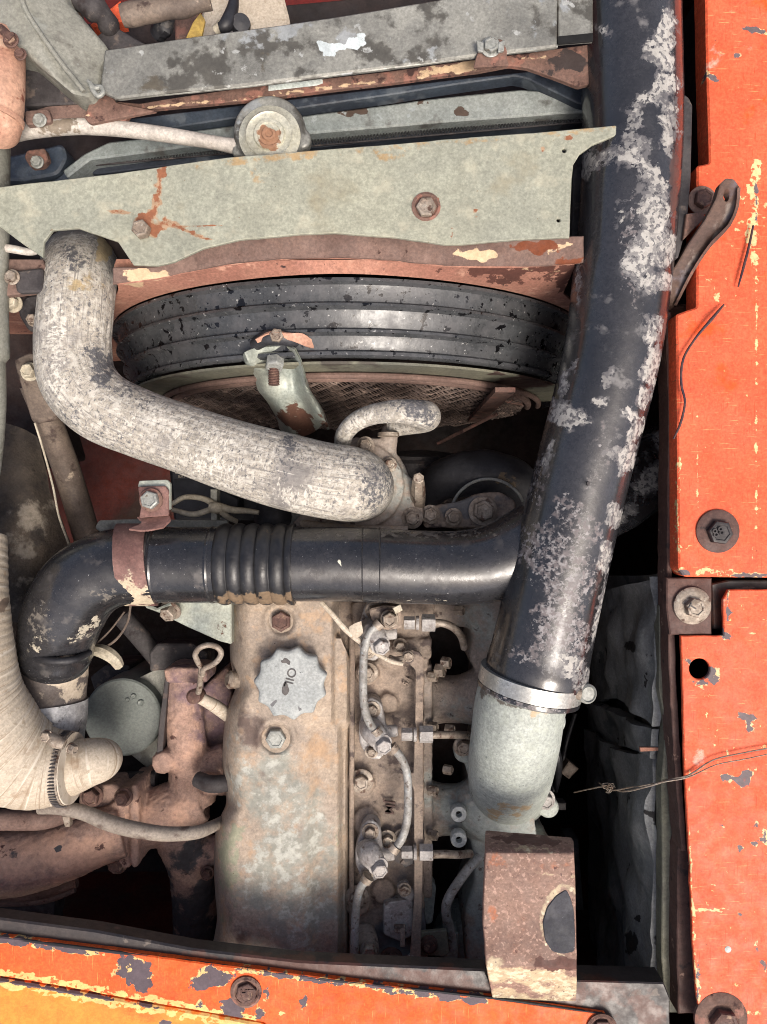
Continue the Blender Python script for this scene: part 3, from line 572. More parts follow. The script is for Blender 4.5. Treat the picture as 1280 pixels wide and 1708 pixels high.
# ---------------------------------------------------------------- big black air duct + clamp + alloy elbow
D = [(1049, -90, .16, 82), (1050, 0, .16, 82), (1055, 200, .16, 81), (1050, 330, .16, 80), (1040, 440, .155, 80), (1018, 600, .15, 79), (968, 800, .14, 78), (925, 980, .13, 80), (893, 1128, .12, 83)]
du = thing('air_duct', 'long black air duct with pale flaking residue, leading down to the alloy elbow', 'duct', 1000, 600, .15)
obj('duct_pipe', tube(D, 240, 80, rf=lambda t, a: 1+.006*noise.noise(Vector((t*8, math.cos(a), math.sin(a))))+(.03*max(0, 1-abs(t-.985)/.02))), 'black_duct', du, paint={
    0: [(1112, 60, 14, 50, 5, .9), (1100, 90, 24, 30, 0, .75), (1008, 50, 18, 8, 30, .6), (1110, 150, 22, 40, 0, .8), (1118, 210, 16, 50, 0, .7), (1060, 190, 18, 40, 10, .55), (1058, 255, 34, 34, 0, .72), (1085, 300, 26, 30, 0, .7), (1010, 262, 40, 14, -20, .7), (980, 275, 10, 26, 0, .8), (1090, 345, 26, 60, 0, .7), (1100, 400, 26, 60, 5, .85), (1066, 430, 28, 44, 0, .75), (1096, 470, 28, 20, 0, .8), (1035, 352, 14, 34, 0, .35), (1088, 545, 20, 24, 0, .72), (1088, 615, 18, 40, 8, .85), (1076, 660, 14, 22, 0, .7), (1014, 630, 10, 20, 20, .6), (1004, 670, 16, 10, 0, .6), (1052, 695, 24, 12, 30, .7), (1062, 720, 14, 22, 10, .75), (1046, 765, 18, 26, 10, .9), (1025, 755, 22, 10, 0, .7), (1026, 860, 14, 24, 15, .8), (1010, 930, 12, 30, 10, .8), (940, 690, 26, 26, 0, .8), (962, 700, 20, 18, 0, .65), (940, 640, 8, 22, 0, .8), (915, 760, 8, 30, 15, .7), (957, 610, 8, 14, 0, .6), (1000, 1020, 6, 60, 12, .7), (935, 1110, 34, 26, 20, .62), (966, 1120, 22, 30, 0, .7), (965, 470, 5, 50, 0, .6), (880, 1070, 60, 20, 10, .2)],
    1: [(930, 950, 60, 100, 15, .62), (955, 880, 40, 60, 10, .58), (925, 1060, 60, 50, 0, .7), (900, 800, 18, 60, 10, .5), (1058, 420, 24, 110, 0, .5), (1020, 250, 40, 30, 0, .4), (1000, 760, 26, 100, 10, .35), (880, 1090, 50, 20, 0, .5)],
    2: [(1125, 300, 8, 70, 0, .7), (1120, 60, 8, 20, 0, .7), (1110, 560, 8, 40, 0, .7), (1000, 960, 6, 30, 0, .6)]})  # brown-red strips: the orange deck's reflection, painted on the right side
obj('duct_scuff', prism(circ(982, 806, 2.5, 12, 4), .203, .004, 0, .6), 'dark_metal', du)
# clamp
cp = thing('hose_clamp', 'wide bright steel band clamp joining the black duct and alloy elbow', 'clamp', 880, 1140, .14)
def ringpath(x0, y0, x1, y1, bow, z, zs, r, n=15):
    out = []
    for i in range(n):
        t = i/(n-1); c = math.sin(math.pi*t)
        nx, ny = -(y1-y0), (x1-x0); l = math.hypot(nx, ny)
        out.append((x0+(x1-x0)*t+nx/l*bow*c, y0+(y1-y0)*t+ny/l*bow*c, z+zs*c))
    return out
A_ = ringpath(806, 1096, 965, 1152, 6, .1, .10, 0); B_ = ringpath(800, 1118, 958, 1180, 6, .09, .10, 0)
dv = (Vector((P(893, 1128, .12)))-Vector(P(925, 980, .13))).normalized()
cc = P(888, 1124, .122); rr = S(86, .12)
band = lathe(cc, dv, [(rr*.985, 0), (rr*1.0, 0), (rr*1.0, S(22)), (rr*.985, S(22))], 72)
obj('band', band, 'steel', cp)
obj('rubber_lip', lathe(cc+dv*S(23), dv, [(rr*.9, 0), (rr*1.0, 0), (rr*.995, S(6)), (rr*.93, S(9))], 72), 'black_duct', cp, paint={1: [(880, 1170, 90, 20, 20, .6)]})
obj('screw_housing', prism([(938, 1140), (966, 1147), (962, 1172), (936, 1164)], .155, .014, 0, 1.5, rnd=2), 'bolt', cp)
sx = P(977, 1158, .155)
obj('screw', tube_w([(*P(940, 1152, .158), S(9)), (*P(968, 1157, .158), S(9))], 6, 14), 'bolt', cp)
obj('screw_head', lathe(sx-Vector((0, 0, .012)), (.25, 0, 1), [(S(15), 0), (S(16, .1), .005), (S(15.5, .1), .012), (S(12, .1), .0145), (S(11, .1), .0125), (0, .0125)], 24), 'zinc_bolt', cp)
obj('band_tail', loft([[(930, 1172, .15), (950, 1176, .14), (957, 1178, .135)], [(928, 1177, .15), (948, 1182, .14), (955, 1184, .135)]], .001), 'steel', cp)
# alloy elbow
el = thing('intake_elbow', 'sand cast pale alloy intake elbow curving down under the black duct clamp', 'elbow', 850, 1270, .08)
bm = tube([(884, 1118, .105, 74), (868, 1175, .10, 75), (860, 1230, .085, 74), (852, 1280, .05, 71), (848, 1305, -.01, 66), (848, 1308, -.09, 70)], 60, 56)
prism([(765, 1240), (772, 1228), (784, 1228), (800, 1262), (850, 1290), (900, 1300), (925, 1330), (922, 1350), (905, 1356), (850, 1370), (800, 1345), (780, 1290)], -.01, .02, 0, 2, bm=bm)
for cx, cy in ((772, 1246), (909, 1336)): lathe(P(cx, cy, -.03), (0, 0, 1), [(S(18), 0), (S(18), .024), (S(16), .027)], 24, bm)
me = fuse(bm, .0022, 8)
obj('elbow_body', me, 'cast_alu', el, paint={0: [(850, 1352, 40, 14, 0, .8), (900, 1185, 50, 14, 20, .5)], 1: [(835, 1160, 50, 14, 20, .8), (780, 1320, 12, 20, 0, .4)]}, sharp=50)
for cx, cy, ax in ((802, 1157, -1), (936, 1200, 1)):
    c = P(cx, cy, .10); obj('boss', lathe(c-Vector((ax*.016, 0, 0)), (ax, -.25, 0), [(S(11), 0), (S(11), .017), (S(9), .02)], 18), 'cast_alu', el)
obj('seam', tube([(845, 1266, .131, 1.0), (838, 1300, .118, 1.0), (832, 1340, .072, 1.0)], 14, 6), 'cast_alu', el)
bolt(el, 773, 1245, 0, 12, 'bolt', 1.4, h=.012); bolt(el, 909, 1333, .0, 13, 'fitting_grey', 1.35, h=.014)

# ---------------------------------------------------------------- horizontal black intake pipe with bellows
ip = thing('intake_pipe', 'glossy black crossover pipe with ribbed bellows, passing under the big duct', 'pipe', 450, 942, .1)
obj('pipe_elbow', tube([(90, 1098, .045, 57), (94, 1070, .06, 62), (106, 1025, .08, 66), (138, 975, .095, 67), (190, 948, .10, 65), (262, 942, .10, 64)], 70, 56, rf=lambda t, a: 1+.012*noise.noise(Vector((t*7, math.cos(a)*1.4, math.sin(a)*1.4)))+(.03*math.exp(-((t-.06)/.03)**2))-.03*math.exp(-((t-.14)/.04)**2)),
    'black_pipe', ip, paint={0: [(135, 1060, 24, 14, -20, .7), (160, 1040, 14, 12, 0, .6), (60, 1080, 16, 20, 0, .5)], 1: [(70, 1040, 24, 40, 0, .5), (180, 990, 40, 12, 0, .5)]})
obj('pipe_section', tube([(255, 942, .10, 61), (262, 942, .10, 63), (300, 942, .10, 63), (340, 942, .10, 63), (372, 941, .10, 63)], 30, 56), 'black_pipe', ip)
for x_, r_ in ((266, 64.2), (356, 64.6)):
    obj('pipe_bead', tube([(x_-3, 942, .10, r_-1), (x_, 942, .10, r_), (x_+3, 942, .10, r_-1)], 0, 48), 'black_pipe', ip)
def bel(t, a):
    return 1+.085*(abs(math.sin(t*math.pi*5.5))**.55)-.05
obj('bellows', tube([(366, 941, .10, 66), (425, 941, .10, 66), (492, 941, .10, 66)], 130, 64, rf=bel), 'bellows', ip, sharp=60, paint={0: [(430, 1000, 80, 12, 0, .9), (430, 885, 60, 8, 0, .3)]})
obj('pipe_section', tube([(486, 941, .10, 62), (560, 941, .10, 62), (630, 943, .10, 62), (700, 946, .10, 61), (780, 946, .10, 62), (840, 934, .10, 66), (900, 905, .10, 70)], 90, 56), 'black_pipe', ip,
    paint={1: [(720, 890, 130, 8, 0, .6), (560, 890, 60, 6, 0, .4), (600, 935, 60, 30, 0, .12)], 0: [(700, 1002, 80, 5, 0, .3)], 2: [(568, 938, 6, 7, 0, .95), (574, 946, 5, 3, 0, .8)]})
for x_ in (606, 634): obj('pipe_bead', tube([(x_-2, 942, .10, 61), (x_, 942, .10, 63.2), (x_+2, 942, .10, 61)], 0, 48), 'black_pipe', ip)
# lower pale part of the elbow and alloy sleeve
obj('pipe_end', tube([(91, 1092, .045, 55), (87, 1120, .035, 57), (84, 1150, .03, 57), (83, 1175, .03, 57)], 24, 48), mk('pipe_dusty', (118, 106, 96), (96, 88, 84), 18, .75, layers=[L((196, 182, 162), 16, .8, .05, ch=0, g=.55), L((64, 60, 64), 40, .82, .06, ch=1, g=.6), L((160, 150, 140), 120, .66, .04)]), ip,
    paint={0: [(120, 1128, 30, 46, 24, .95), (96, 1154, 40, 12, 0, .6)], 1: [(50, 1090, 20, 34, 0, .7)]})
obj('rubber_fold', tube([(32, 1066, .06, 6), (44, 1086, .085, 7), (66, 1098, .105, 6), (95, 1103, .11, 6), (125, 1100, .1, 6), (150, 1088, .075, 5)], 40, 14), 'rubber', ip)
obj('rubber_fold', tube([(58, 1140, .075, 2), (56, 1115, .085, 6), (60, 1090, .09, 7), (76, 1074, .09, 5)], 20, 12), 'black_pipe', ip)
obj('alloy_sleeve', tube([(83, 1166, .03, 58), (82, 1168, .03, 61), (83, 1200, .03, 59), (84, 1225, .02, 54), (86, 1260, .0, 50)], 40, 48), 'sleeve_alloy', ip, paint={1: [(85, 1168, 60, 3, 0, .5), (45, 1200, 10, 30, 0, .6)], 0: [(85, 1200, 40, 14, 0, .3)]})

# rusty strap that carries the pipe
st = thing('pipe_strap', 'rusty strap bracket with bright hex bolt around the black crossover pipe', 'bracket', 230, 900, .12)
rows = []
for i in range(25):
    a = R(-100+200*i/24); y = math.sin(a); zc = math.cos(a)
    pz = .10+S(67, .1)*zc; cy = 942+(y*69); xs = 228-14*zc-(6 if y < 0 else -8)*abs(y)
    rows.append([(xs-26, cy, pz), (xs, cy, pz+.0015), (xs+26, cy, pz)])
obj('strap', loft(rows, .003), 'rust_strap', st, paint={0: [(225, 985, 40, 22, 10, .8), (215, 1000, 30, 18, 0, .8), (232, 880, 14, 5, 0, .4)]})
obj('strap_neck', loft([[(229, 862, .135), (246, 864, .135), (281, 858, .135)], [(236, 872, .14), (256, 872, .14), (284, 866, .14)], [(215, 882, .145), (240, 884, .148), (272, 880, .145)]], .003, sub=8), 'rust_strap', st)
obj('tab', prism([(230, 812), (275, 810), (281, 818), (281, 860), (232, 864), (235, 845)], .142, .004, 6, 1.2, rnd=3), 'rust_strap', st)
obj('tab_back', prism([(232, 802), (278, 800), (284, 806), (284, 850), (278, 850), (274, 811), (230, 812)], .136, .006, 0, 1, rnd=2), 'pale_steel', st)
bolt(st, 252, 834, .146, 15.5, 'zinc_bolt', 1.25, h=.009, wmat='rust')
obj('lower_fold', loft([[(242, 1010, .06), (262, 1018, .06), (285, 1008, .06)], [(244, 1014, .055), (266, 1022, .055), (288, 1012, .055)]], .003), 'pale_steel', st)
bolt(st, 285, 1018, .05, 14, 'bolt', 1.3, h=.012, axis=(-.3, -.6, 1))
bk = tag(obj('support_plate', prism([(272, 1004), (386, 1004), (386, 1075), (366, 1070), (312, 1046), (276, 1028)], .04, .03, 7, 2, rnd=3, warp=.002), 'pale_steel', paint={0: [(370, 1050, 14, 20, 0, .5)]}), 'pale sheet steel support plate just below the strap on the black pipe', 'bracket')
tag(obj('edge_bracket', prism([(158, 880), (165, 868), (220, 866), (380, 868), (380, 880), (240, 884), (170, 890)], .03, .008, 0, 1.5, rnd=4), 'grey_paint'), 'thin grey bracket edge behind the rusty strap, above the black elbow', 'bracket')

# ---------------------------------------------------------------- upper radiator hose
uh = obj('radiator_hose', tube([(134, 444, .0, 58), (134, 446, .05, 61), (131, 470, .10, 60.5), (126, 520, .115, 60), (122, 575, .11, 61), (130, 632, .11, 62), (168, 676, .11, 60), (232, 706, .11, 57), (300, 730, .11, 57), (380, 758, .108, 60), (460, 782, .105, 63), (535, 800, .10, 63), (585, 808, .085, 63), (600, 812, .04, 58), (602, 814, -.03, 56)], 260, 120,
    rf=lambda t, a: 1+.006*math.cos(a*22)*(1 if .06 < t < .88 else .2)+.01*noise.noise(Vector((t*9, math.cos(a), math.sin(a))))), 'pale_hose', sharp=70, paint={
    0: [(120, 430, 20, 22, 0, .8), (168, 610, 24, 40, 0, .9), (230, 660, 60, 18, 24, .55), (120, 690, 26, 24, 30, .5), (190, 735, 60, 14, 24, .45), (482, 740, 10, 18, 10, .9), (470, 770, 30, 40, 0, .5), (625, 806, 34, 46, 0, .7), (590, 770, 40, 16, 20, .5), (440, 720, 12, 6, 0, .5), (84, 600, 10, 50, 0, .3)],  # dark grey at the domed end paints in its shade
    1: [(95, 560, 18, 80, 0, .8), (95, 640, 20, 30, 0, .7), (270, 700, 50, 24, 24, .9), (400, 740, 80, 22, 18, .7), (500, 830, 60, 20, 14, .8), (360, 780, 70, 20, 20, .7)], 2: [(175, 410, 16, 34, 0, .9), (140, 470, 40, 20, 0, .4)]})
obj('end_band', tube([(549, 804, .097, 62.4), (556, 805, .096, 63.2), (563, 806, .094, 62.4)], 0, 56), 'pale_hose', uh) if 0 else None
tag(uh, 'thick pale grey dusty radiator hose bending from the grey-green plate to the engine', 'hose')

# ---------------------------------------------------------------- small heater hose and steel hanger
tag(obj('heater_hose', tube([(571, 742, .06, 14), (576, 722, .085, 15), (596, 702, .10, 16), (628, 690, .11, 17.5), (668, 686, .115, 20), (700, 690, .11, 23), (712, 694, .095, 24), (706, 702, .07, 20), (680, 708, .05, 17), (655, 712, .035, 16)], 120, 32, rf=lambda t, a: 1+.02*noise.noise(Vector((t*12, math.cos(a), 0)))), 'pale_hose',
    paint={0: [(700, 680, 30, 24, 0, .9), (660, 676, 16, 10, 0, .5)], 1: [(600, 700, 30, 14, -30, .8)]}), 'small pale bypass hose with a blackened bend, looping behind the thermostat housing', 'hose')
hg = thing('engine_hanger', 'pale steel lifting hanger folded into a channel, with a rusty stud through its flat face', 'bracket', 480, 640, .12)
rows = [[(405, 594, .12), (408, 588, .135), (428, 580, .125), (455, 578, .124), (478, 578, .125), (492, 584, .138), (496, 592, .12)],
        [(411, 610, .10), (416, 606, .125), (440, 602, .112), (468, 602, .112), (488, 602, .112), (502, 604, .135), (506, 608, .10)],
        [(424, 625, .07), (438, 625, .09), (455, 628, .095), (475, 628, .095), (492, 624, .095), (506, 622, .125), (511, 626, .08)],
        [(430, 650, .06), (442, 652, .08), (458, 655, .085), (478, 655, .085), (495, 650, .085), (512, 645, .12), (518, 650, .06)],
        [(444, 668, .04), (455, 672, .06), (468, 676, .07), (486, 676, .07), (504, 670, .07), (522, 664, .11), (530, 668, .05)],
        [(460, 695, .01), (468, 700, .03), (480, 704, .045), (498, 702, .045), (515, 696, .045), (534, 686, .09), (542, 690, .03)],
        [(466, 715, .0), (474, 722, .01), (488, 728, .02), (505, 728, .02), (525, 720, .02), (544, 704, .07), (550, 716, .01)]]
obj('channel', loft(rows, .0035, sub=26), 'pale_steel', hg, paint={0: [(500, 705, 34, 28, 30, .9), (540, 690, 10, 40, -15, .5)]}, sharp=40)
s_ = tube([(457, 612, .118, 9), (457, 642, .118, 9)], 60, 16, rf=lambda t, a: 1+.1*math.sin(t*70+a))
obj('stud', s_, 'rust_bolt', hg); bolt(hg, 459, 600, .12, 16, 'zinc_bolt', 0, h=.012, axis=(0, -1, .5))
obj('grommet', tube([(425, 576, .12, 10), (450, 562, .135, 13), (485, 566, .13, 12), (500, 580, .11, 8)], 20, 16), 'rubber', hg)
obj('rust_flap', loft([[(426, 566, .14), (450, 555, .146), (480, 556, .146), (505, 556, .14), (525, 570, .13)], [(430, 572, .138), (455, 564, .14), (485, 568, .14), (512, 578, .135), (538, 584, .12)]], .003, sub=12), 'tan_rust', hg)
bolt(hg, 462, 560, .142, 12, 'bolt', 0, h=.005)

# ---------------------------------------------------------------- thermostat housing, water pump, pulley
th = thing('thermostat_housing', 'grimy cast thermostat housing with flange bolts under the end of the radiator hose', 'housing', 640, 810, .04)
bm = lathe(P(606, 814, -.05), (0, 0, 1), [(S(78, 0), 0), (S(78, 0), .075), (S(70, 0), .082), (S(68, 0), .094), (S(62, 0), .096)], 48)
prism([(560, 735), (600, 728), (640, 742), (660, 775), (690, 800), (708, 850), (704, 876), (690, 882), (600, 884), (480, 880), (500, 860), (545, 780)], .035, .05, 0, 4, rnd=8, bm=bm)
prism([(590, 730), (635, 730), (650, 770), (640, 790), (600, 770)], .04, .05, 0, 3, rnd=6, bm=bm)
tube([(652, 712, .03, 14), (648, 735, .03, 15), (645, 775, .02, 16)], 12, 18, bm=bm)
tube([(640, 768, .04, 12), (648, 800, .03, 14), (665, 840, .02, 14), (690, 868, .02, 18)], 16, 18, bm=bm)
obj('housing_body', fuse(bm, .0022, 6, .0008), 'manifold_mix', th, sharp=50, paint={0: [(660, 820, 60, 60, 0, .5)]})
for x_, y_, r_, z_ in ((610, 743, 11, .05), (688, 864, 13, .035), (650, 775, 9, .05), (540, 860, 12, .035)):
    bolt(th, x_, y_, z_, r_, 'bolt', 1.4, h=.009)
obj('fitting', tube([(648, 722, .05, 18), (648, 728, .05, 18)], 4, 20), 'bolt', th)
obj('sensor', tube([(698, 850, .02, 11), (698, 820, .045, 12), (698, 795, .06, 9)], 12, 6), 'bolt', th)
bolt(th, 698, 798, .06, 10, 'bolt', 0, h=.008)
obj('gasket', tube([(504, 872, .03, 7), (530, 878, .04, 8), (600, 882, .045, 7), (680, 884, .04, 7)], 30, 12), 'cover_tan', th)
pu = thing('idler_plate', 'cast idler plate with three bolts and a curved pulley rim, right of the thermostat housing', 'bracket', 790, 850, .02)
bm = prism([(708, 868), (712, 848), (730, 842), (770, 836), (800, 822), (835, 820), (862, 836), (862, 880), (708, 880)], .02, .03, 0, 3, rnd=10)
obj('plate', fuse(bm, .002, 5, .0006), 'head_iron', pu, paint={0: [(800, 850, 60, 30, 0, .6)]})
for x_, y_, r_ in ((718, 858, 12), (757, 862, 11), (806, 852, 18)): bolt(pu, x_, y_, .025, r_, 'bolt', 1.35, h=.008)
obj('pulley_rim', tube_w([(*(P(815, 862, -.02)+Vector((math.cos(a)*.052, math.sin(a)*.052, 0))), .0022) for a in [R(k*12) for k in range(2, 15)]], 40, 8), 'zinc_bolt', pu)
tag(obj('fan_pulley', tube([(706, 830, -.1, 26), (740, 800, -.07, 34), (800, 790, -.06, 40), (855, 800, -.06, 36), (885, 830, -.08, 26)], 50, 32, rf=lambda t, a: 1+.05*noise.noise(Vector((t*8, a, 0)))), 'rubber', paint={0: [(850, 800, 30, 14, 0, .4)]}), 'black lumpy rubber hose lying across below the fan guard', 'hose')
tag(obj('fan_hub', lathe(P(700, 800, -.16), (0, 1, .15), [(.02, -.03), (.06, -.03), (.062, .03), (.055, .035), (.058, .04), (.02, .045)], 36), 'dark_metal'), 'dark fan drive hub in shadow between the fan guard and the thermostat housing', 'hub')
tag(obj('side_housing', prism([(1040, 780), (1060, 740), (1100, 720), (1112, 700), (1112, 840), (1060, 880), (1020, 900), (1010, 880)], -.02, .2, 10, 4, rnd=8, warp=.01), 'black_duct', paint={0: [(1085, 800, 30, 30, 0, .65), (1100, 740, 14, 20, 0, .7), (1040, 860, 30, 14, -30, .7)]}),
    'black housing spotted with pale residue, right of the big duct', 'housing')
# ---------------------------------------------------------------- fan shroud: vertical sheet, flange and stepped ring (fan axis runs up the photo)
CX, RR, ZT = -.05, .36, .150; CZ = ZT-RR; YB, YF = .268, .182
sh = thing('fan_shroud', 'rusty sheet metal fan shroud with a wide black stepped ring and brown top flange', 'shroud', 575, 500, .1)
bm = bmesh.new(); na = 150; prof = []
steps = [(.2685, .402), (.266, .411), (.262, .4115), (.260, .404), (.250, .401), (.242, .400), (.239, .405), (.236, .4055), (.233, .398), (.222, .393), (.214, .391), (.211, .396), (.208, .396), (.205, .389), (.195, .384), (.190, .383), (.187, .388), (.183, .388), (.181, .383), (.181, .378), (.20, .380), (.2685, .392)]
rings = []
for k in range(na+1):
    a = math.pi*(-.08+1.16*k/na)
    rings.append([bm.verts.new((CX+math.cos(a)*(r-.043)*(1+.0015*noise.noise(Vector((a*3, y*30, 0)))), y, CZ+math.sin(a)*(r-.043))) for y, r in steps])
for a, b in zip(rings, rings[1:]):
    for i in range(len(steps)-1): bm.faces.new((a[i], a[i+1], b[i+1], b[i]))
bmesh.ops.recalc_face_normals(bm, faces=bm.faces)
obj('ring', bm, 'shroud_black', sh, sharp=40)
# sloping face round the ring, outline given as (x, z)
OUT = [(.60, -.60), (.60, .02), (.25, .04), (.222, .08), (.216, .168), (-.302, .168), (-.324, .09), (-.36, .03), (-.60, .0), (-.60, -.60)]
bm = bmesh.new(); rows = []
for k in range(na+1):
    a = math.pi*(-.08+1.16*k/na); ca, sa = math.cos(a), math.sin(a)
    rmax = .3695
    for (xa, za), (xb, zb) in zip(OUT, OUT[1:]):
        dx, dz = xb-xa, zb-za; den = ca*dz-sa*dx
        if abs(den) < 1e-9: continue
        ox, oz = xa-CX, za-CZ; r_ = (ox*dz-oz*dx)/den; u_ = (ox*sa-oz*ca)/den
        if -1e-6 <= u_ <= 1+1e-6 and r_ > 0: rmax = max(rmax, r_)
    row = []
    for j in range(9):
        t = j/8; r = .3685+(rmax-.3685)*t; yy = YB+.003+.0135*min(1, max(0, (sa*r-.27)/.12))*t
        row.append(bm.verts.new((CX+ca*r, yy, CZ+sa*r)))
    rows.append(row)
for a, b in zip(rows, rows[1:]):
    for i in range(8): bm.faces.new((a[i], a[i+1], b[i+1], b[i]))
bmesh.ops.recalc_face_normals(bm, faces=bm.faces); bmesh.ops.solidify(bm, geom=bm.faces[:], thickness=.003)
obj('shroud_face', bm, 'salmon_rust', sh, paint={1: [(900, 430, 160, 40, 0, .9), (800, 440, 60, 20, 0, .4)], 0: [(220, 465, 60, 14, 0, .5), (900, 450, 50, 10, 10, .4)]})
obj('top_flange', prism([(188, 446), (262, 444), (300, 424), (398, 398), (500, 390), (600, 388), (700, 396), (770, 404), (860, 398), (975, 392), (975, 436), (900, 442), (833, 444), (742, 442), (652, 433), (560, 428), (470, 430), (380, 440), (300, 455), (262, 466), (188, 474)], zy(390, .188, 470, .172), .004, 8, 2, jg=.6, warp=.003), 'brown_flange', sh,
    paint={0: [(795, 424, 40, 10, 0, .9), (245, 460, 44, 12, 0, .85), (930, 415, 30, 6, -20, .5)], 1: [(890, 412, 50, 12, 0, .9), (950, 440, 30, 14, 0, .6)]})
obj('flange_lip', tube([(196, 473, .170, 2), (262, 465, .172, 2), (300, 456, .172, 2), (380, 441, .174, 2), (470, 431, .174, 2.4), (560, 429, .174, 2.4), (652, 434, .174, 2.4), (742, 443, .174, 2), (833, 445, .174, 2), (900, 443, .172, 2), (975, 437, .17, 2)], 60, 8), 'salmon_rust', sh)  # rust-coloured bead along the lower flange edge
# guard and core seen through / below the ring
gd = thing('fan_guard', 'fine rusty wire guard disc with rim bands below the black shroud ring', 'guard', 600, 690, -.1)
def disc_arc(y, r0, r1, a0=.05, a1=.95, n=90, th=.003):
    bm = bmesh.new(); rs = []
    for k in range(n+1):
        a = math.pi*(a0+(a1-a0)*k/n); rs.append([bm.verts.new((CX+math.cos(a)*r, y, CZ+math.sin(a)*r)) for r in (r0, r1)])
    for a, b in zip(rs, rs[1:]): bm.faces.new((a[0], a[1], b[1], b[0]))
    bmesh.ops.recalc_face_normals(bm, faces=bm.faces); bmesh.ops.solidify(bm, geom=bm.faces[:], thickness=th); return bm
obj('rim_plate', disc_arc(.176, .342, .295), 'olive_sheet', gd, paint={0: [(870, 640, 60, 20, 0, .9)]})
def arc_tube(y, r, th, a0=.03, a1=.97): return tube_w([(CX+math.cos(math.pi*(a0+(a1-a0)*k/60))*r, y, CZ+math.sin(math.pi*(a0+(a1-a0)*k/60))*r, th) for k in range(61)], 0, 10)
for y, r, t_ in ((.168, .296, .004), (.1675, .280, .005), (.170, .266, .0025)): obj('rim_hoop', arc_tube(y, r, t_), 'brown_flange', gd)
bm = bmesh.new(); y0 = .166
k = 0
for z in np.arange(CZ+.27, CZ-.28, -.0075):
    half = math.sqrt(max(.0, (.275**2)-(z-CZ)**2)); x = CX-half; z = float(z); k += 1
    # expanded metal: wavy strands, neighbours out of step
    pts = []; xx = x
    while xx < CX+half:
        pts.append((xx, y0+.003*math.sin(xx*260+k), z+.0022*math.sin(xx*math.pi/.013+(k % 2)*math.pi), (.0011+.0005*math.sin(xx*97+k)))); xx += .0047
    if len(pts) > 3: tube_w(pts, 0, 4, bm=bm)
kind(obj('wire_mesh', bm, 'mesh_metal', gd, smooth=False), 'stuff')
obj('dark_backing', disc_arc(.215, .0, .30, 0, 1), 'hull_dark', gd)  # dark disc added behind the mesh for the shade in there
obj('guard_bar', box_w((CX+.19, .150, CZ-.03), (CX+.215, .156, CZ+.28)), 'rust', gd, smooth=False)
obj('stay', prism([(822, 634), (874, 640), (872, 676), (828, 668)], -.12, .01, 0, 2), 'rust', gd)
obj('stay', tube([(730, 740, -.12, 3), (780, 715, -.1, 3), (830, 690, -.08, 3)], 10, 8), 'rust', gd)

# ---------------------------------------------------------------- grey-green plate over the radiator
gp = thing('radiator_shield', 'long grey-green sheet metal shield with two rusty bolts and a pointed right tip', 'plate', 500, 330, .21)
obj('shield_sheet', prism([(-70, 322), (0, 312), (190, 288), (380, 263), (560, 247), (800, 228), (1050, 206), (1061, 208), (1060, 214), (1020, 228), (990, 240), (968, 256), (957, 274), (954, 300), (950, 396), (860, 400), (770, 408), (740, 408), (660, 396), (560, 388), (500, 390), (400, 400), (340, 414), (290, 436), (262, 442), (222, 441), (196, 402), (130, 380), (88, 384), (74, 404), (72, 430), (40, 408), (0, 378), (-70, 340)], .205, .004, 8, 1.4,
    holes=[circ(954-12, 250, 3.6, 10), circ(932, 367, 3.2, 10)], jg=.3, warp=.003), 'green_plate', gp, paint={
    0: [([(272, 282), (266, 310), (258, 345), (252, 365)], 6, .8), (248, 376, 26, 13, 20, .95), (205, 354, 24, 3, 8, .8), ([(230, 370), (290, 376), (350, 400)], 3, .75), ([(290, 378), (370, 376)], 1.6, .7), (711, 345, 22, 18, 0, .8), (278, 372, 20, 8, 10, .7), (792, 352, 2.5, 12, 0, .7), (1050, 210, 14, 4, 0, .9), (755, 390, 2, 14, 0, .6), (950, 230, 6, 5, 0, .7), (905, 250, 4, 4, 0, .6)],
    1: [([(300, 278), (560, 253), (700, 242)], 8, .62), (650, 262, 30, 8, 0, .6), ([(700, 242), (1040, 212)], 5, .6), (440, 300, 40, 20, 0, .4)]})
bolt(gp, 238, 385, .206, 15, 'bolt', 0, h=.010); 
b = bolt(gp, 711, 347, .206, 17, 'bolt', 0, h=.006)
obj('washer', lathe(P(711, 345, .205), (0, 0, 1), [(S(24, .2), 0), (S(24, .2), .0015), (S(20, .2), .0025), (S(17, .2), .001)], 30), 'rust', b)

# ---------------------------------------------------------------- radiator cap and overflow hose
rc = thing('filler_neck', 'round pale eared radiator cap with a rusty centre, above the grey-green shield', 'cap', 448, 228, .2)
c = P(452, 227, .17)
bm = lathe(c, (0, .05, 1), [(S(50), 0), (S(50), .008), (S(47), .014), (S(44), .016)], 44)
prism([(388, 232), (400, 214), (430, 196), (470, 190), (505, 206), (520, 224), (516, 244), (495, 252), (400, 262), (386, 256)], .182, .014, 0, 3, rnd=10, bm=bm)
rcc = obj('radiator_cap', fuse(bm, .0016, 5), 'zinc', rc)
obj('cap_disc', lathe(P(450, 227, .1866), (0, 0, 1), [(S(42), 0), (S(43, .2), .002), (S(39, .2), .0045), (S(36, .2), .0035), (S(27, .2), .0035), (S(25, .2), .006), (S(20, .2), .006), (S(18, .2), .0045), (S(13, .2), .0048), (S(11, .2), .007), (S(7, .2), .007), (S(5, .2), .0055), (0, .0055)], 48), 'cap_metal', rcc, paint={0: [(450, 229, 22, 22, 0, .95)]})
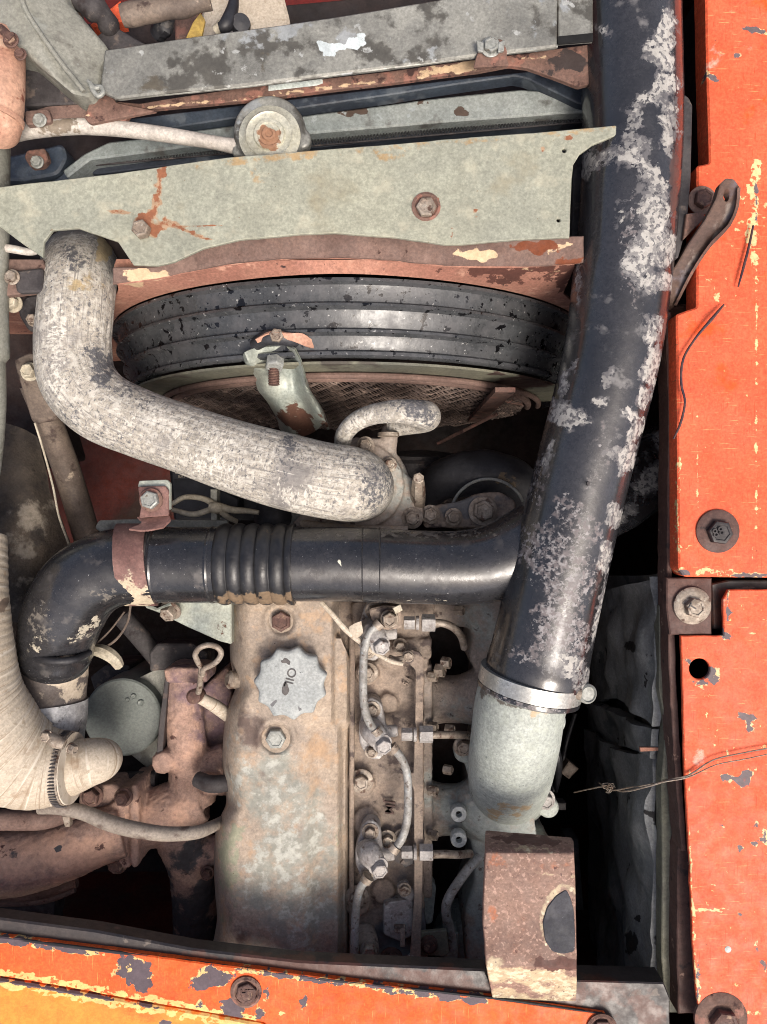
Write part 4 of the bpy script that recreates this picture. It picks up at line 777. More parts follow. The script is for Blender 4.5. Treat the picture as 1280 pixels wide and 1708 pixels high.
tag(obj('overflow_hose', tube([(0, 232, .13, 13), (30, 222, .15, 13), (60, 216, .16, 13.5), (120, 211, .165, 13), (170, 212, .168, 13), (230, 218, .17, 12.5), (300, 228, .172, 12), (360, 238, .174, 11), (396, 245, .174, 13)], 90, 24), 'pale_tube', paint={0: [(110, 211, 60, 16, 0, .8), (360, 244, 20, 8, 0, .5)]}), 'thin cream overflow hose running left from the radiator cap', 'hose')

# ---------------------------------------------------------------- coolers and rails at the top
gc = thing('cooler_beam', 'galvanised cooler header beam with a torn white label, along the top', 'beam', 560, 90, .2)
obj('beam_skin', prism([(174, 82), (300, 64), (480, 38), (700, 4), (860, -22), (930, -32), (930, 76), (860, 84), (640, 112), (400, 142), (196, 163), (166, 150)], .2, .006, 8, 3, rnd=3, warp=.002), 'zinc', gc, paint={
    0: [(250, 140, 40, 18, 0, .6), (440, 100, 12, 26, 0, .5), (500, 96, 30, 24, 0, .4), (790, 60, 60, 20, 0, .3)], 1: [(548, 80, 24, 12, -6, .95), (590, 72, 20, 9, -10, .85), (604, 60, 8, 5, 0, .8)]})
obj('beam_end', prism([(930, -32), (990, -40), (990, 66), (932, 70)], .196, .006, 8, 2), 'zinc', gc)
obj('end_slot_dark', prism([(930, 60), (990, 54), (990, 68), (931, 73)], .1975, .002, 0, .6), 'void', gc)  # black strip laid on for the shade inside a slot
obj('beam_lip', tube([(192, 164, .196, 3), (400, 144, .196, 3), (640, 114, .196, 3), (860, 86, .196, 3), (930, 77, .196, 3)], 30, 10), 'zinc', gc)
tr = thing('cooler_rail', 'rust brown rail under the galvanised beam with a pale sticker and folded tabs', 'rail', 500, 150, .18)
obj('rail_strip', prism([(176, 206), (186, 178), (196, 168), (232, 172), (400, 146), (640, 118), (800, 98), (930, 80), (990, 72), (990, 138), (965, 144), (930, 130), (880, 112), (850, 108), (800, 118), (640, 138), (400, 168), (250, 182), (226, 180), (210, 200)], .175, .006, 8, 1.5, rnd=3, warp=.002), 'rust', tr,
    paint={0: [([(700, 122), (790, 108)], 9, .8), ([(250, 178), (400, 164), (640, 134)], 3, .7), (890, 96, 30, 4, 0, .6)], 1: [(930, 105, 50, 20, 0, .7)]})
obj('sticker', prism([(448, 142), (538, 131), (539, 138), (528, 142), (448, 151)], .1765, .0006, 0, .3), 'sticker', tr)
obj('tab', prism([(795, 92), (806, 66), (838, 64), (846, 82), (846, 96), (850, 108), (790, 112)], .203, .004, 0, 1.5, rnd=4), 'rust', tr)
tb = bolt(tr, 819, 78, .205, 13, 'zinc_bolt', 1.3, h=.006); 
for sx_ in (-1, 1): obj('tab_ear', prism([(819+sx_*12, 70), (819+sx_*24, 66), (819+sx_*22, 84), (819+sx_*12, 86)], .211, .003, 0, 1, rnd=2), 'zinc_bolt', tr)
obj('left_bracket', prism([(140, 196), (150, 168), (152, 146), (186, 142), (192, 170), (222, 176), (262, 184), (220, 192), (150, 206)], .182, .005, 7, 1.5, rnd=5), 'rust', tr, paint={0: [([(125, 204), (145, 190)], 4, .7)]})
obj('left_plate', prism([(36, 190), (80, 176), (150, 172), (150, 190), (120, 206), (50, 208)], .17, .008, 7, 1.5, rnd=6), 'brown_flange', tr)
wn = thing('wing_nut', 'pale bent wing nut on the rusty bracket left of the galvanised beam', 'nut', 160, 152, .19)
obj('nut_loop', tube([(146, 134, .20, 3), (150, 140, .2, 3.4), (156, 152, .2, 4), (164, 160, .2, 4), (172, 154, .2, 4), (168, 145, .2, 4), (158, 146, .2, 4), (150, 137, .2, 3)], 40, 10), 'zinc_bolt', wn)
bolt(wn, 163, 152, .19, 9, 'zinc_bolt', 1.2)
tag(obj('slate_plate', prism([(190, 200), (330, 184), (600, 150), (900, 116), (985, 140), (985, 176), (965, 172), (880, 130), (860, 126), (520, 176), (280, 214), (190, 212)], .13, .02, 8, 2, warp=.002), 'slate_tank'), 'dark slate blue cooler plate with black droplets below the brown rail', 'plate')
tag(obj('tank_bar', prism([(104, 284), (140, 256), (180, 236), (250, 228), (520, 190), (700, 166), (868, 148), (900, 150), (962, 176), (985, 182), (985, 187), (940, 188), (700, 206), (520, 222), (300, 246), (150, 266), (112, 296)], .118, .03, 8, 3, rnd=4, warp=.002), 'blue_tank', paint={0: [(588, 184, 26, 8, -6, .9), (770, 186, 12, 8, 0, .7), (705, 172, 14, 8, 0, .6), (250, 240, 80, 6, 0, .4)]}), 'pale blue grey header tank bar behind the radiator cap', 'tank')
fc = thing('fin_core', 'narrow strip of zigzag cooling fins between the tank bar and the green shield', 'core', 560, 230, .1)
obj('core_frame', prism([(150, 262), (300, 246), (520, 223), (700, 207), (960, 186), (985, 186), (985, 204), (900, 208), (520, 246), (160, 290), (140, 284)], .095, .02, 0, 2), 'slate_tank', fc)
bm = bmesh.new(); x = 164
while x < 985:
    y = 269-(x-164)*(269-196)/(985-164)
    sgn = 1.6 if int(x) % 2 else -1.6
    tube([(x-2.2, y-4.5, .103, .9), (x+1.2, y+4.5, .103, .9)], 0, 4, bm=bm); tube([(x+1.2, y+4.5, .103, .9), (x+3, y-4.5, .103, .9)], 0, 4, bm=bm); x += 5.2
kind(obj('fins', bm, 'fin', fc, smooth=False), 'stuff')
for y0 in (0, 12): obj('core_edge', tube([(160, 262+y0*1.1, .103, 1.6), (985, 190+y0, .103, 1.6)], 4, 8), 'dark_metal', fc)
tag(obj('under_shroud', prism([(90, 300), (120, 272), (240, 264), (270, 270), (500, 246), (800, 214), (830, 196), (850, 192), (870, 196), (900, 210), (985, 204), (985, 250), (600, 270), (0, 330), (0, 312)], .075, .02, 10, 4, rnd=12, warp=.003), 'slate_tank'), 'smooth dark blue plastic cover between the fin strip and the green shield', 'cover')
tag(obj('tank_end', prism([(0, 262), (60, 250), (104, 238), (112, 262), (96, 290), (40, 300), (0, 300)], .08, .03, 10, 4, rnd=10), 'slate_tank'), 'dark tank end with a small bolt, at the left under the overflow hose', 'tank')
tn = thing('tank_lug', 'small grey mounting lug with a bolt beneath the overflow hose', 'bracket', 62, 264, .12)
obj('lug', prism([(44, 250), (74, 246), (80, 264), (70, 276), (50, 278), (40, 262)], .12, .01, 0, 2, rnd=4), 'rust', tn); bolt(tn, 62, 270, .122, 9, 'zinc_bolt', 1.2)
ln = thing('hose_bracket', 'grimy clip and wing bolt holding the overflow hose at the left', 'clip', 62, 195, .18)
obj('clip', prism([(40, 184), (80, 180), (86, 202), (42, 208)], .178, .008, 0, 2, rnd=6), 'brown_flange', ln); bolt(ln, 66, 200, .18, 9, 'zinc_bolt', 1.3)
# dark backdrop below the coolers
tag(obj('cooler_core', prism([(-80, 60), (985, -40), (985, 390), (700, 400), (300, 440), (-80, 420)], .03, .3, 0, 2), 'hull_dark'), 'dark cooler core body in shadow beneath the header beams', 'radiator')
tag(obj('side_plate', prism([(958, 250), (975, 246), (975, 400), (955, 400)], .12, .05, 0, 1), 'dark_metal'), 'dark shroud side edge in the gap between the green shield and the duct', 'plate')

# ---------------------------------------------------------------- top left: box, canister hose, pipes and orange hull behind
ab = thing('air_box', 'dented galvanised grey metal box in the top left corner', 'box', 80, 60, .22)
obj('box_body', prism([(-60, -60), (104, -60), (112, 0), (178, 76), (164, 150), (150, 160), (120, 154), (32, 78), (-60, 60)], lambda x, y: .215-(.0 if x-y*.35 < 42 else .03*min(1, (x-y*.35-42)/90)), .05, 6, 4, rnd=6, warp=.006), 'grey_paint', ab, sharp=50)
obj('box_seam', tube([(34, -10, .222, 4), (46, 22, .22, 4), (90, 88, .215, 4), (140, 152, .21, 4)], 20, 10), 'grey_paint', ab)
obj('box_side', prism([(30, 80), (118, 150), (150, 160), (130, 172), (40, 176), (30, 150)], .17, .03, 6, 3, rnd=4), 'dark_metal', ab)
hr = thing('rusty_hose_end', 'salmon coloured rusty hose end with screw clamps at the left edge', 'hose', 5, 140, .22)
obj('canister_body', tube([(2, 70, .20, 36), (2, 110, .21, 37), (0, 160, .21, 38), (-6, 200, .20, 40), (-8, 216, .19, 38)], 40, 40), 'tan_rust', hr)
obj('bead', tube([(-2, 188, .205, 40.5), (-3, 192, .205, 41), (-4, 196, .205, 40.5)], 0, 40), 'tan_rust', hr)
obj('clamp_band', tube([(2, 58, .20, 34), (2, 74, .2, 35)], 4, 40), 'rust_bolt', hr)
bolt(hr, 18, 66, .232, 11, 'rust_bolt', 1.2); bolt(hr, 34, 90, .225, 8, 'rust_bolt', 1.3)
obj('clamp_screw', tube([(0, 46, .235, 7), (22, 66, .235, 7)], 4, 12), 'rust_bolt', hr)
tag(obj('side_pipe', tube([(-22, 196, .175, 36), (-22, 330, .16, 35), (-22, 500, .14, 33), (-20, 590, .13, 33), (-22, 598, .13, 29), (-24, 680, .12, 31), (-34, 780, .10, 32), (-60, 900, .08, 32)], 100, 36), 'grey_paint'), 'grey metal pipe running down the left edge beside the radiator hose', 'pipe')
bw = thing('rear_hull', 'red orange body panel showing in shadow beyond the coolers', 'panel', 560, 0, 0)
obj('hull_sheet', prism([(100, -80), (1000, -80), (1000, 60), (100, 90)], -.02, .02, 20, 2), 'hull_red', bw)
tk = thing('expansion_tank', 'dusty beige plastic tank with a black valve, beyond the galvanised beam', 'tank', 420, 20, .14)
obj('tank_body', prism([(350, -60), (460, -60), (484, 34), (480, 60), (300, 80), (330, 60)], .12, .08, 8, 5, rnd=10), 'cream_hose', tk)
obj('valve', tube([(392, -10, .16, 7), (388, 15, .165, 10), (378, 40, .17, 12), (366, 46, .17, 8)], 16, 16), 'plastic_black', tk)
obj('valve_cap', lathe(P(402, 40, .165), (.3, -.2, 1), [(S(12), -.01), (S(14), .0), (S(12), .005), (0, .006)], 20), 'plastic_black', tk)
obj('valve_tip', tube([(360, 50, .165, 8), (372, 40, .17, 9)], 4, 12), 'cable', tk)
tag(obj('yellow_tag', prism([(322, 36), (334, 20), (342, 32), (336, 62), (310, 62)], .165, .004, 0, 1, rnd=2), mk('yellow_card', (200, 170, 90), (180, 150, 80), 60, .7)), 'small yellow label tag wedged behind the galvanised beam', 'label')
tag(obj('link_pipe', tube([(204, 26, .2, 17), (240, 20, .2, 19), (262, 16, .2, 17), (300, 10, .2, 18), (350, -2, .2, 16)], 30, 24, rf=lambda t, a: 1+.07*math.sin(t*20)), 'strut'), 'worn grey ball joint link rod at the top, left of the beige tank', 'rod')
tag(obj('orange_corner', prism([(150, 40), (200, 0), (206, 34), (158, 44)], .12, .02, 0, 2), 'orange'), 'small orange corner of bodywork between the grey box and the link rod', 'panel')
tag(obj('dark_boot', tube([(120, -30, .16, 20), (140, 0, .17, 22), (172, 26, .16, 18), (190, 60, .14, 14)], 24, 20, rf=lambda t, a: 1+.12*math.sin(t*24)), 'dark_metal'), 'dark corrugated boot beside the grey box in the top left', 'boot')
tag(obj('loom', tube([(262, 60, .16, 13), (276, 40, .17, 15), (280, 20, .17, 12)], 20, 10, rf=lambda t, a: 1+.3*noise.noise(Vector((t*8, a*2, 0)))), 'plastic_black'), 'frayed black wiring loom behind the galvanised beam', 'cable')
tag(obj('floor_bracket', prism([(160, 60), (186, 40), (230, 66), (250, 74), (200, 80), (180, 84)], .15, .01, 0, 2, rnd=3), 'dark_metal'), 'dark bent bracket at the left end of the galvanised beam', 'bracket')
tag(obj('cross_tube', prism([(290, 30), (330, 20), (330, 62), (292, 66)], .13, .05, 0, 3), 'rust'), 'rusty block standing beyond the galvanised beam', 'block')

# ---------------------------------------------------------------- left: side lugs, strut, felt mat
lp_ = thing('shroud_lug', 'greasy grey shroud lug with two nuts at the left of the radiator hose', 'bracket', 40, 480, .1)
obj('lug_plate', prism([(-40, 430), (70, 432), (76, 446), (70, 486), (-40, 498)], .14, .01, 8, 2), 'brown_flange', lp_)
obj('lug_pad', prism([(20, 452), (70, 446), (74, 486), (28, 488)], .148, .008, 0, 3, rnd=6), 'dark_metal', lp_)
obj('lug_ear', prism([(28, 520), (40, 494), (72, 490), (78, 540), (50, 556)], .10, .02, 6, 3, rnd=12), 'dark_metal', lp_)
bolt(lp_, 20, 462, .15, 10, 'bolt', 1.3); bolt(lp_, 22, 506, .12, 11, 'cable', 1.4, h=.01); bolt(lp_, 56, 534, .11, 9, 'bolt', 1.2, h=.008)
tag(obj('side_rod', tube([(-20, 410, .15, 6), (20, 415, .15, 7), (50, 420, .14, 6), (68, 416, .13, 5)], 20, 14), 'pale_tube'), 'short pale bent rod left of the radiator hose, below the green shield', 'rod')
tag(obj('side_plate', prism([(0, 500), (66, 560), (66, 640), (100, 760), (10, 780), (-60, 780), (-60, 500)], -.12, .1, 10, 3, rnd=8), 'hull_dark'), 'dark grey plate in shadow behind the pale side pipe', 'plate')
sr = thing('side_strut', 'worn brown steel strut slanting down from a bolt, left of the radiator hose', 'strut', 85, 740, 0)
bm = tube([(55, 640, .04, 22), (80, 700, .02, 22), (110, 780, -.03, 22), (132, 850, -.06, 22), (152, 920, -.09, 22), (170, 990, -.12, 24)], 40, 24)
obj('strut_tube', bm, 'strut', sr, sharp=60)
obj('strut_foot', prism([(22, 600), (50, 588), (66, 600), (98, 690), (92, 700), (60, 708), (52, 700)], zy(590, .08, 700, .04), .006, 6, 2, rnd=5), 'strut', sr)
bolt(sr, 50, 620, .085, 12, 'cable', 1.3, h=.01)
tag(obj('pull_cable', tube([(58, 705, .05, 1.8), (72, 750, .04, 1.8), (88, 810, .03, 1.8), (98, 860, .02, 1.8), (112, 900, .0, 1.8), (122, 930, -.02, 1.8)], 40, 8), 'cable'), 'thin cream cable hanging along the brown strut beside the felt mat', 'cable')
ft = loft([[(-80, 700, -.02), (-20, 700, -.02), (30, 712, -.02), (64, 730, -.03)], [(-80, 800, -.0), (0, 800, .0), (50, 810, .0), (86, 826, -.03)], [(-80, 900, .0), (0, 900, .01), (60, 900, .01), (116, 910, -.04)], [(-80, 1040, -.02), (0, 1040, -.02), (60, 1040, -.03), (130, 1040, -.08)]], .02, sub=40)
for v in ft.verts: v.co.z += .012*noise.fractal(v.co*14, 1, 2, 4)
tag(obj('felt_mat', ft, 'felt', paint={0: [(60, 860, 40, 26, 0, .9), (30, 900, 40, 30, 0, .6), (20, 990, 60, 30, 0, .4)]}, sharp=60), 'crumpled brown and grey felt insulation mat at the left edge', 'insulation')
# ---------------------------------------------------------------- left: cream hose, turbo, exhaust manifold, canister
ch = thing('turbo_hose', 'large cream rubber elbow hose at the lower left with fine wrinkles', 'hose', 20, 1250, .1)
obj('hose_bend', tube([(-85, 900, .13, 88), (-82, 1000, .14, 88), (-78, 1080, .14, 92), (-60, 1170, .13, 92), (-10, 1240, .11, 86), (50, 1275, .09, 72), (100, 1281, .08, 60), (122, 1281, .08, 57)], 260, 64,
    rf=lambda t, a: 1+.004*math.sin(t*230+math.sin(a*2)*2)+.012*noise.noise(Vector((t*10, math.cos(a), math.sin(a))))), 'cream_hose', ch, sharp=70, paint={0: [(5, 1010, 10, 12, 0, .8)]})
tc_ = thing('hose_clamp', 'grooved worm drive hose clamp on the end of the large cream hose', 'clamp', 110, 1270, .1)
obj('band', tube([(103, 1281, .08, 60.5), (119, 1281, .08, 59)], 0, 60), 'bolt', tc_)
bm = bmesh.new()
for k in range(34):
    a = R(-80+k*5.2); c = P(111, 1281, .08); r = S(61, .08)
    v = c+Vector((0, math.sin(a)*r, math.cos(a)*r)); box_w(v-Vector((.0042, .0006, .0006)), v+Vector((.0042, .0006, .0006)), bm)
kind(obj('band_teeth', bm, 'dark_metal', tc_, smooth=False), 'stuff')
obj('screw_housing', tube([(78, 1226, .125, 9), (92, 1236, .13, 11), (108, 1242, .13, 9)], 10, 12), 'bolt', tc_)
bolt(tc_, 118, 1248, .125, 8, 'bolt', 1.2, axis=(1, -.2, .5), h=.008)
bolt(tc_, 78, 1228, .13, 9, 'bolt', 1.2, h=.006)
tag(obj('pipe_stub', tube([(112, 1280, .07, 50), (132, 1276, .07, 44), (152, 1271, .066, 39), (166, 1268, .055, 36), (172, 1266, .035, 31), (173, 1265, .0, 26)], 40, 40), 'cream_hose', paint={0: [(165, 1270, 10, 14, 0, .3)]}), 'short dusty pipe stub with rounded end, right of the cream hose', 'pipe')
# canister
ca = thing('oil_filter', 'grey round topped oil filter canister between the black elbow and the exhaust manifold', 'filter', 205, 1197, -.05)
c = P(204, 1197, -.06)
obj('canister_shell', lathe(c, (0, 0, 1), [(.056, -.25), (.056, -.005), (.0555, -.002), (.053, 0), (.01, .0008), (0, .0008)], 56), 'canister', ca, paint={0: [(232, 1180, 16, 30, -30, .7), (225, 1210, 12, 20, 0, .5)]})
for x_, y_, r_ in ((223, 1162, 5), (235, 1173, 6), (213, 1168, 4)): obj('dimple', lathe(P(x_, y_, -.0585), (0, 0, 1), [(S(r_, -.05), 0), (S(r_*.8, -.05), .0012), (S(r_*.5, -.05), .0004), (0, .0004)], 14), 'canister', ca)
tag(obj('heat_shield', prism([(212, 1140), (270, 1112), (282, 1114), (276, 1200), (262, 1290), (240, 1276), (215, 1255), (262, 1230), (268, 1170), (255, 1145)], -.08, .003, 7, 1, rnd=2, warp=.004), 'grey_paint'), 'thin grey sheet shield between the round canister and the exhaust manifold', 'shield')
tag(obj('shield_edge', prism([(277, 1118), (283, 1118), (268, 1290), (258, 1290), (266, 1200)], -.02, .06, 0, 1), 'dark_rail'), 'dark upright plate edge beside the exhaust manifold', 'plate')
tag(obj('bracket_dark', prism([(248, 1090), (262, 1074), (320, 1074), (345, 1090), (345, 1112), (250, 1120)], -.06, .05, 7, 3, rnd=4), 'dark_metal'), 'dark cast bracket below the pale support plate', 'bracket')
# exhaust manifold casting (fused)
ex = thing('exhaust_manifold', 'purplish rusty cast exhaust manifold with flanges joining the turbo housing', 'manifold', 300, 1330, 0)
bm = prism([(272, 1117), (284, 1113), (336, 1114), (345, 1122), (345, 1140), (276, 1140)], .0, .06, 0, 3, rnd=5)
tube([(308, 1125, -.05, 32), (308, 1180, -.045, 31), (312, 1240, -.045, 32), (318, 1290, -.05, 36), (320, 1340, -.05, 40)], 30, 32, bm=bm)
prism([(334, 1150), (380, 1110), (388, 1150), (380, 1190), (378, 1260), (340, 1260)], -.07, .06, 0, 4, rnd=10, bm=bm)
tube([(330, 1310, -.05, 36), (352, 1280, -.05, 30), (385, 1262, -.05, 26)], 16, 24, bm=bm)
tube([(338, 1330, -.05, 38), (285, 1350, -.045, 44), (240, 1370, -.045, 46), (200, 1372, -.045, 44)], 30, 32, bm=bm)
prism([(216, 1312), (228, 1310), (232, 1350), (230, 1446), (222, 1452), (216, 1440)], .005, .09, 0, 3, rnd=4, bm=bm)
prism([(200, 1316), (216, 1314), (217, 1448), (206, 1452), (196, 1440)], .0, .09, 0, 3, rnd=4, bm=bm)
tube([(300, 1380, -.06, 46), (320, 1440, -.07, 40), (326, 1500, -.09, 38), (330, 1600, -.12, 38)], 30, 28, bm=bm)
tube([(320, 1430, -.06, 34), (360, 1420, -.06, 26), (390, 1410, -.06, 24)], 14, 22, bm=bm)
lathe(P(272, 1272, -.02), (0, 0, 1), [(S(20), -.05), (S(20), .0), (S(17), .004)], 20, bm)
lathe(P(350, 1308, -.02), (-.6, .2, .6), [(S(19), -.03), (S(19), .01), (S(13), .012)], 20, bm)
prism([(130, 1318), (150, 1310), (196, 1308), (205, 1340), (190, 1356), (130, 1350)], -.01, .05, 0, 4, rnd=8, bm=bm)
obj('manifold_casting', fuse(bm, .0022, 6, .0010, 150), 'exhaust', ex, sharp=60, paint={0: [(330, 1300, 50, 60, 0, .5), (250, 1350, 60, 40, 0, .6), (290, 1250, 30, 50, 0, .4)], 1: [(308, 1150, 50, 50, 0, .7), (360, 1180, 40, 60, 0, .8)], 2: [(310, 1440, 40, 50, 0, .6), (330, 1530, 50, 80, 0, .9)]})
for x_, y_, r_, z_ in ((206, 1330, 12, .01), (154, 1328, 14, .0), (196, 1441, 13, -.01), (346, 1456, 9, -.03), (374, 1480, 10, -.04)): bolt(ex, x_, y_, z_, r_, 'rust_bolt', 1.3, h=.01)
tag(obj('drain_tube', tube([(330, 1300, .0, 13), (352, 1308, .01, 14), (385, 1306, .0, 14)], 14, 20), 'dark_metal'), 'short dark pipe stub on the right of the exhaust manifold', 'pipe')
tag(obj('dark_pipe', tube([(150, 1300, -.06, 14), (200, 1302, -.06, 14), (262, 1300, -.06, 14)], 14, 20), 'dark_metal'), 'dark horizontal pipe behind the pipe stub and above the turbo flange', 'pipe')
# turbo
tu = thing('turbocharger', 'rusty snail shaped turbo housing with dark oil spots at the left edge', 'turbocharger', 60, 1430, 0)
bm = tube([(-140, 1440, .0, 56), (-40, 1442, .01, 55), (40, 1436, .01, 53), (110, 1418, .005, 49), (160, 1398, .0, 46), (205, 1384, -.01, 44)], 60, 48)
prism([(-80, 1380), (60, 1372), (150, 1366), (200, 1330), (216, 1340), (216, 1430), (150, 1440), (-80, 1440)], .0, .05, 0, 5, rnd=10, bm=bm)
obj('turbine_housing', fuse(bm, .0024, 6, .0008, 150), 'exhaust', tu, sharp=60, paint={0: [(80, 1430, 160, 40, 0, 1)], 2: [(24, 1428, 10, 8, 0, .7), (98, 1416, 6, 6, 0, .7)]})
obj('vband', tube([(-120, 1490, -.02, 12), (20, 1491, -.02, 12), (70, 1487, -.02, 12), (128, 1470, -.025, 10)], 30, 20), 'rust', tu)
obj('band_ring', tube([(-120, 1502, -.03, 9), (20, 1503, -.03, 9), (80, 1497, -.03, 9), (125, 1482, -.035, 7)], 30, 16), 'brown_flange', tu)
obj('outlet', tube([(-60, 1505, -.06, 24), (60, 1506, -.06, 24), (100, 1506, -.06, 22)], 12, 28), 'dark_metal', tu)
obj('outlet', tube([(-60, 1535, -.08, 24), (60, 1535, -.08, 24), (96, 1530, -.08, 20)], 12, 28), 'dark_metal', tu)
obj('compressor_ring', tube([(-80, 1366, .035, 16), (30, 1368, .035, 17), (80, 1366, .03, 16), (126, 1352, .02, 13)], 26, 24), 'brown_flange', tu)
obj('clip', prism([(103, 1362), (116, 1362), (116, 1380), (108, 1380)], .055, .01, 0, 1), 'bolt', tu)
tag(obj('oil_return_hose', tube([(66, 1349, .07, 9), (100, 1348, .075, 11), (140, 1356, .07, 12), (180, 1372, .065, 13), (220, 1383, .06, 13), (275, 1391, .055, 12), (325, 1389, .05, 11), (352, 1380, .03, 10), (372, 1370, -.0, 9)], 80, 24), mk('grey_hose', (150, 140, 128), (134, 124, 114), 16, .75, layers=[L((100, 84, 76), 40, .64, .06)])), 'thin tan oil return hose lying across the turbo flange', 'hose')
# wires and fittings lower left
tag(obj('wire_plug', tube([(158, 1084, .0, 10), (175, 1088, .01, 12), (190, 1098, .01, 11), (198, 1110, .0, 9)], 14, 8), 'cable'), 'pale taped connector plug right of the black elbow', 'connector')
for pts, lb in (([(150, 1092, 0, 2), (190, 1070, .01, 2.2), (212, 1040, .01, 2), (218, 1010, .02, 2)], 'upper'), ([(160, 1075, 0, 1.6), (185, 1050, 0, 1.6), (208, 1020, .01, 1.6)], 'lower')):
    tag(obj('thin_wire', tube(pts, 20, 6), 'strut'), lb+' of two thin wires curling out from under the black elbow', 'wire')
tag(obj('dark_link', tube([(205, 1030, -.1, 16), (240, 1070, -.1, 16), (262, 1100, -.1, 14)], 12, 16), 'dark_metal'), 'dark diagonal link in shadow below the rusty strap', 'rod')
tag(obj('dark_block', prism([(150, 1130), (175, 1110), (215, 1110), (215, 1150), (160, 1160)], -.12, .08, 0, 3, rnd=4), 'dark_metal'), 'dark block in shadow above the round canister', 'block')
# dipstick
dp = thing('dipstick', 'pale looped dipstick handle standing in its tube left of the oil cap', 'dipstick', 345, 1110, .08)
obj('loop', tube([(334, 1126, .065, 4.2), (336, 1114, .075, 4.6), (330, 1104, .085, 4.8), (326, 1092, .095, 4.8), (333, 1081, .1, 4.8), (348, 1076, .1, 4.8), (363, 1080, .1, 4.8), (369, 1090, .095, 4.8), (363, 1102, .09, 4.8), (352, 1110, .085, 4.8), (340, 1116, .08, 4.6), (338, 1126, .07, 4.2)], 80, 14), 'bolt', dp)
obj('blade', tube([(335, 1122, .07, 4.6), (334, 1140, .055, 5), (331, 1155, .04, 5)], 10, 12), 'bolt', dp)
obj('tube_cup', lathe(P(329, 1160, .02), (-.2, .1, 1), [(S(10), -.01), (S(12), .004), (S(12), .012), (S(8), .014)], 20), 'rust_bolt', dp)
obj('guide_tube', tube([(329, 1162, .02, 9), (345, 1170, .01, 10), (362, 1180, .0, 11), (384, 1196, -.02, 11)], 14, 18), 'cream_hose', dp)

# ---------------------------------------------------------------- wiring and dark things behind the hose
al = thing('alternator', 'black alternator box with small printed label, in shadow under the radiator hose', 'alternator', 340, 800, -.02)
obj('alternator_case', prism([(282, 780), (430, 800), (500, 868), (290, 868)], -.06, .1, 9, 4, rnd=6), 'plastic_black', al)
obj('label_plate', prism([(287, 776), (338, 784), (336, 800), (288, 800)], -.055, .002, 0, 1), 'plastic_black', al)
text_obj('WARNING\nIMPORTANT\nBATTERY', 312, 788, -.0545, 7, 0, 'cable', al, 'label_print')
obj('bracket_bar', prism([(351, 816), (362, 816), (362, 868), (352, 868)], .03, .02, 0, 1), 'grey_paint', al)
obj('side_box', prism([(362, 822), (372, 818), (398, 832), (398, 856), (362, 862)], -.02, .05, 0, 2), 'plastic_black', al)
wh = thing('wire_bundle', 'pale taped wire bundle above the bellows, left of the rubber ball', 'cable', 350, 850, .03)
for k, pts in enumerate(([(288, 840, .02, 4), (310, 829, .025, 4.5), (340, 832, .03, 5), (360, 843, .035, 6)], [(288, 850, .02, 4), (320, 858, .025, 5), (345, 852, .03, 5), (360, 845, .035, 5)], [(360, 842, .035, 6), (385, 850, .035, 6), (410, 852, .03, 5), (432, 855, .03, 4)], [(362, 848, .035, 5), (380, 862, .03, 5), (395, 870, .02, 4)])):
    obj('wire', tube(pts, 24, 12), 'cable', wh)
obj('tie', tube([(352, 846, .035, 9), (362, 847, .037, 10), (368, 846, .035, 8)], 8, 14), 'cable', wh)
tag(obj('rubber_ball', lathe(P(458, 862, -.01), (0, 0, 1), [(.0, -.03), (S(26), -.02), (S(34), -.004), (S(33), .008), (S(22), .018), (S(8), .022), (0, .022)], 30), 'rubber'), 'small round dark rubber cap between the bellows and the radiator hose', 'cap')
tag(obj('belt_tensioner', prism([(486, 838), (505, 842), (510, 880), (480, 884)], .0, .03, 0, 2), 'grey_paint'), 'small grey bracket left of the thermostat housing foot', 'bracket')

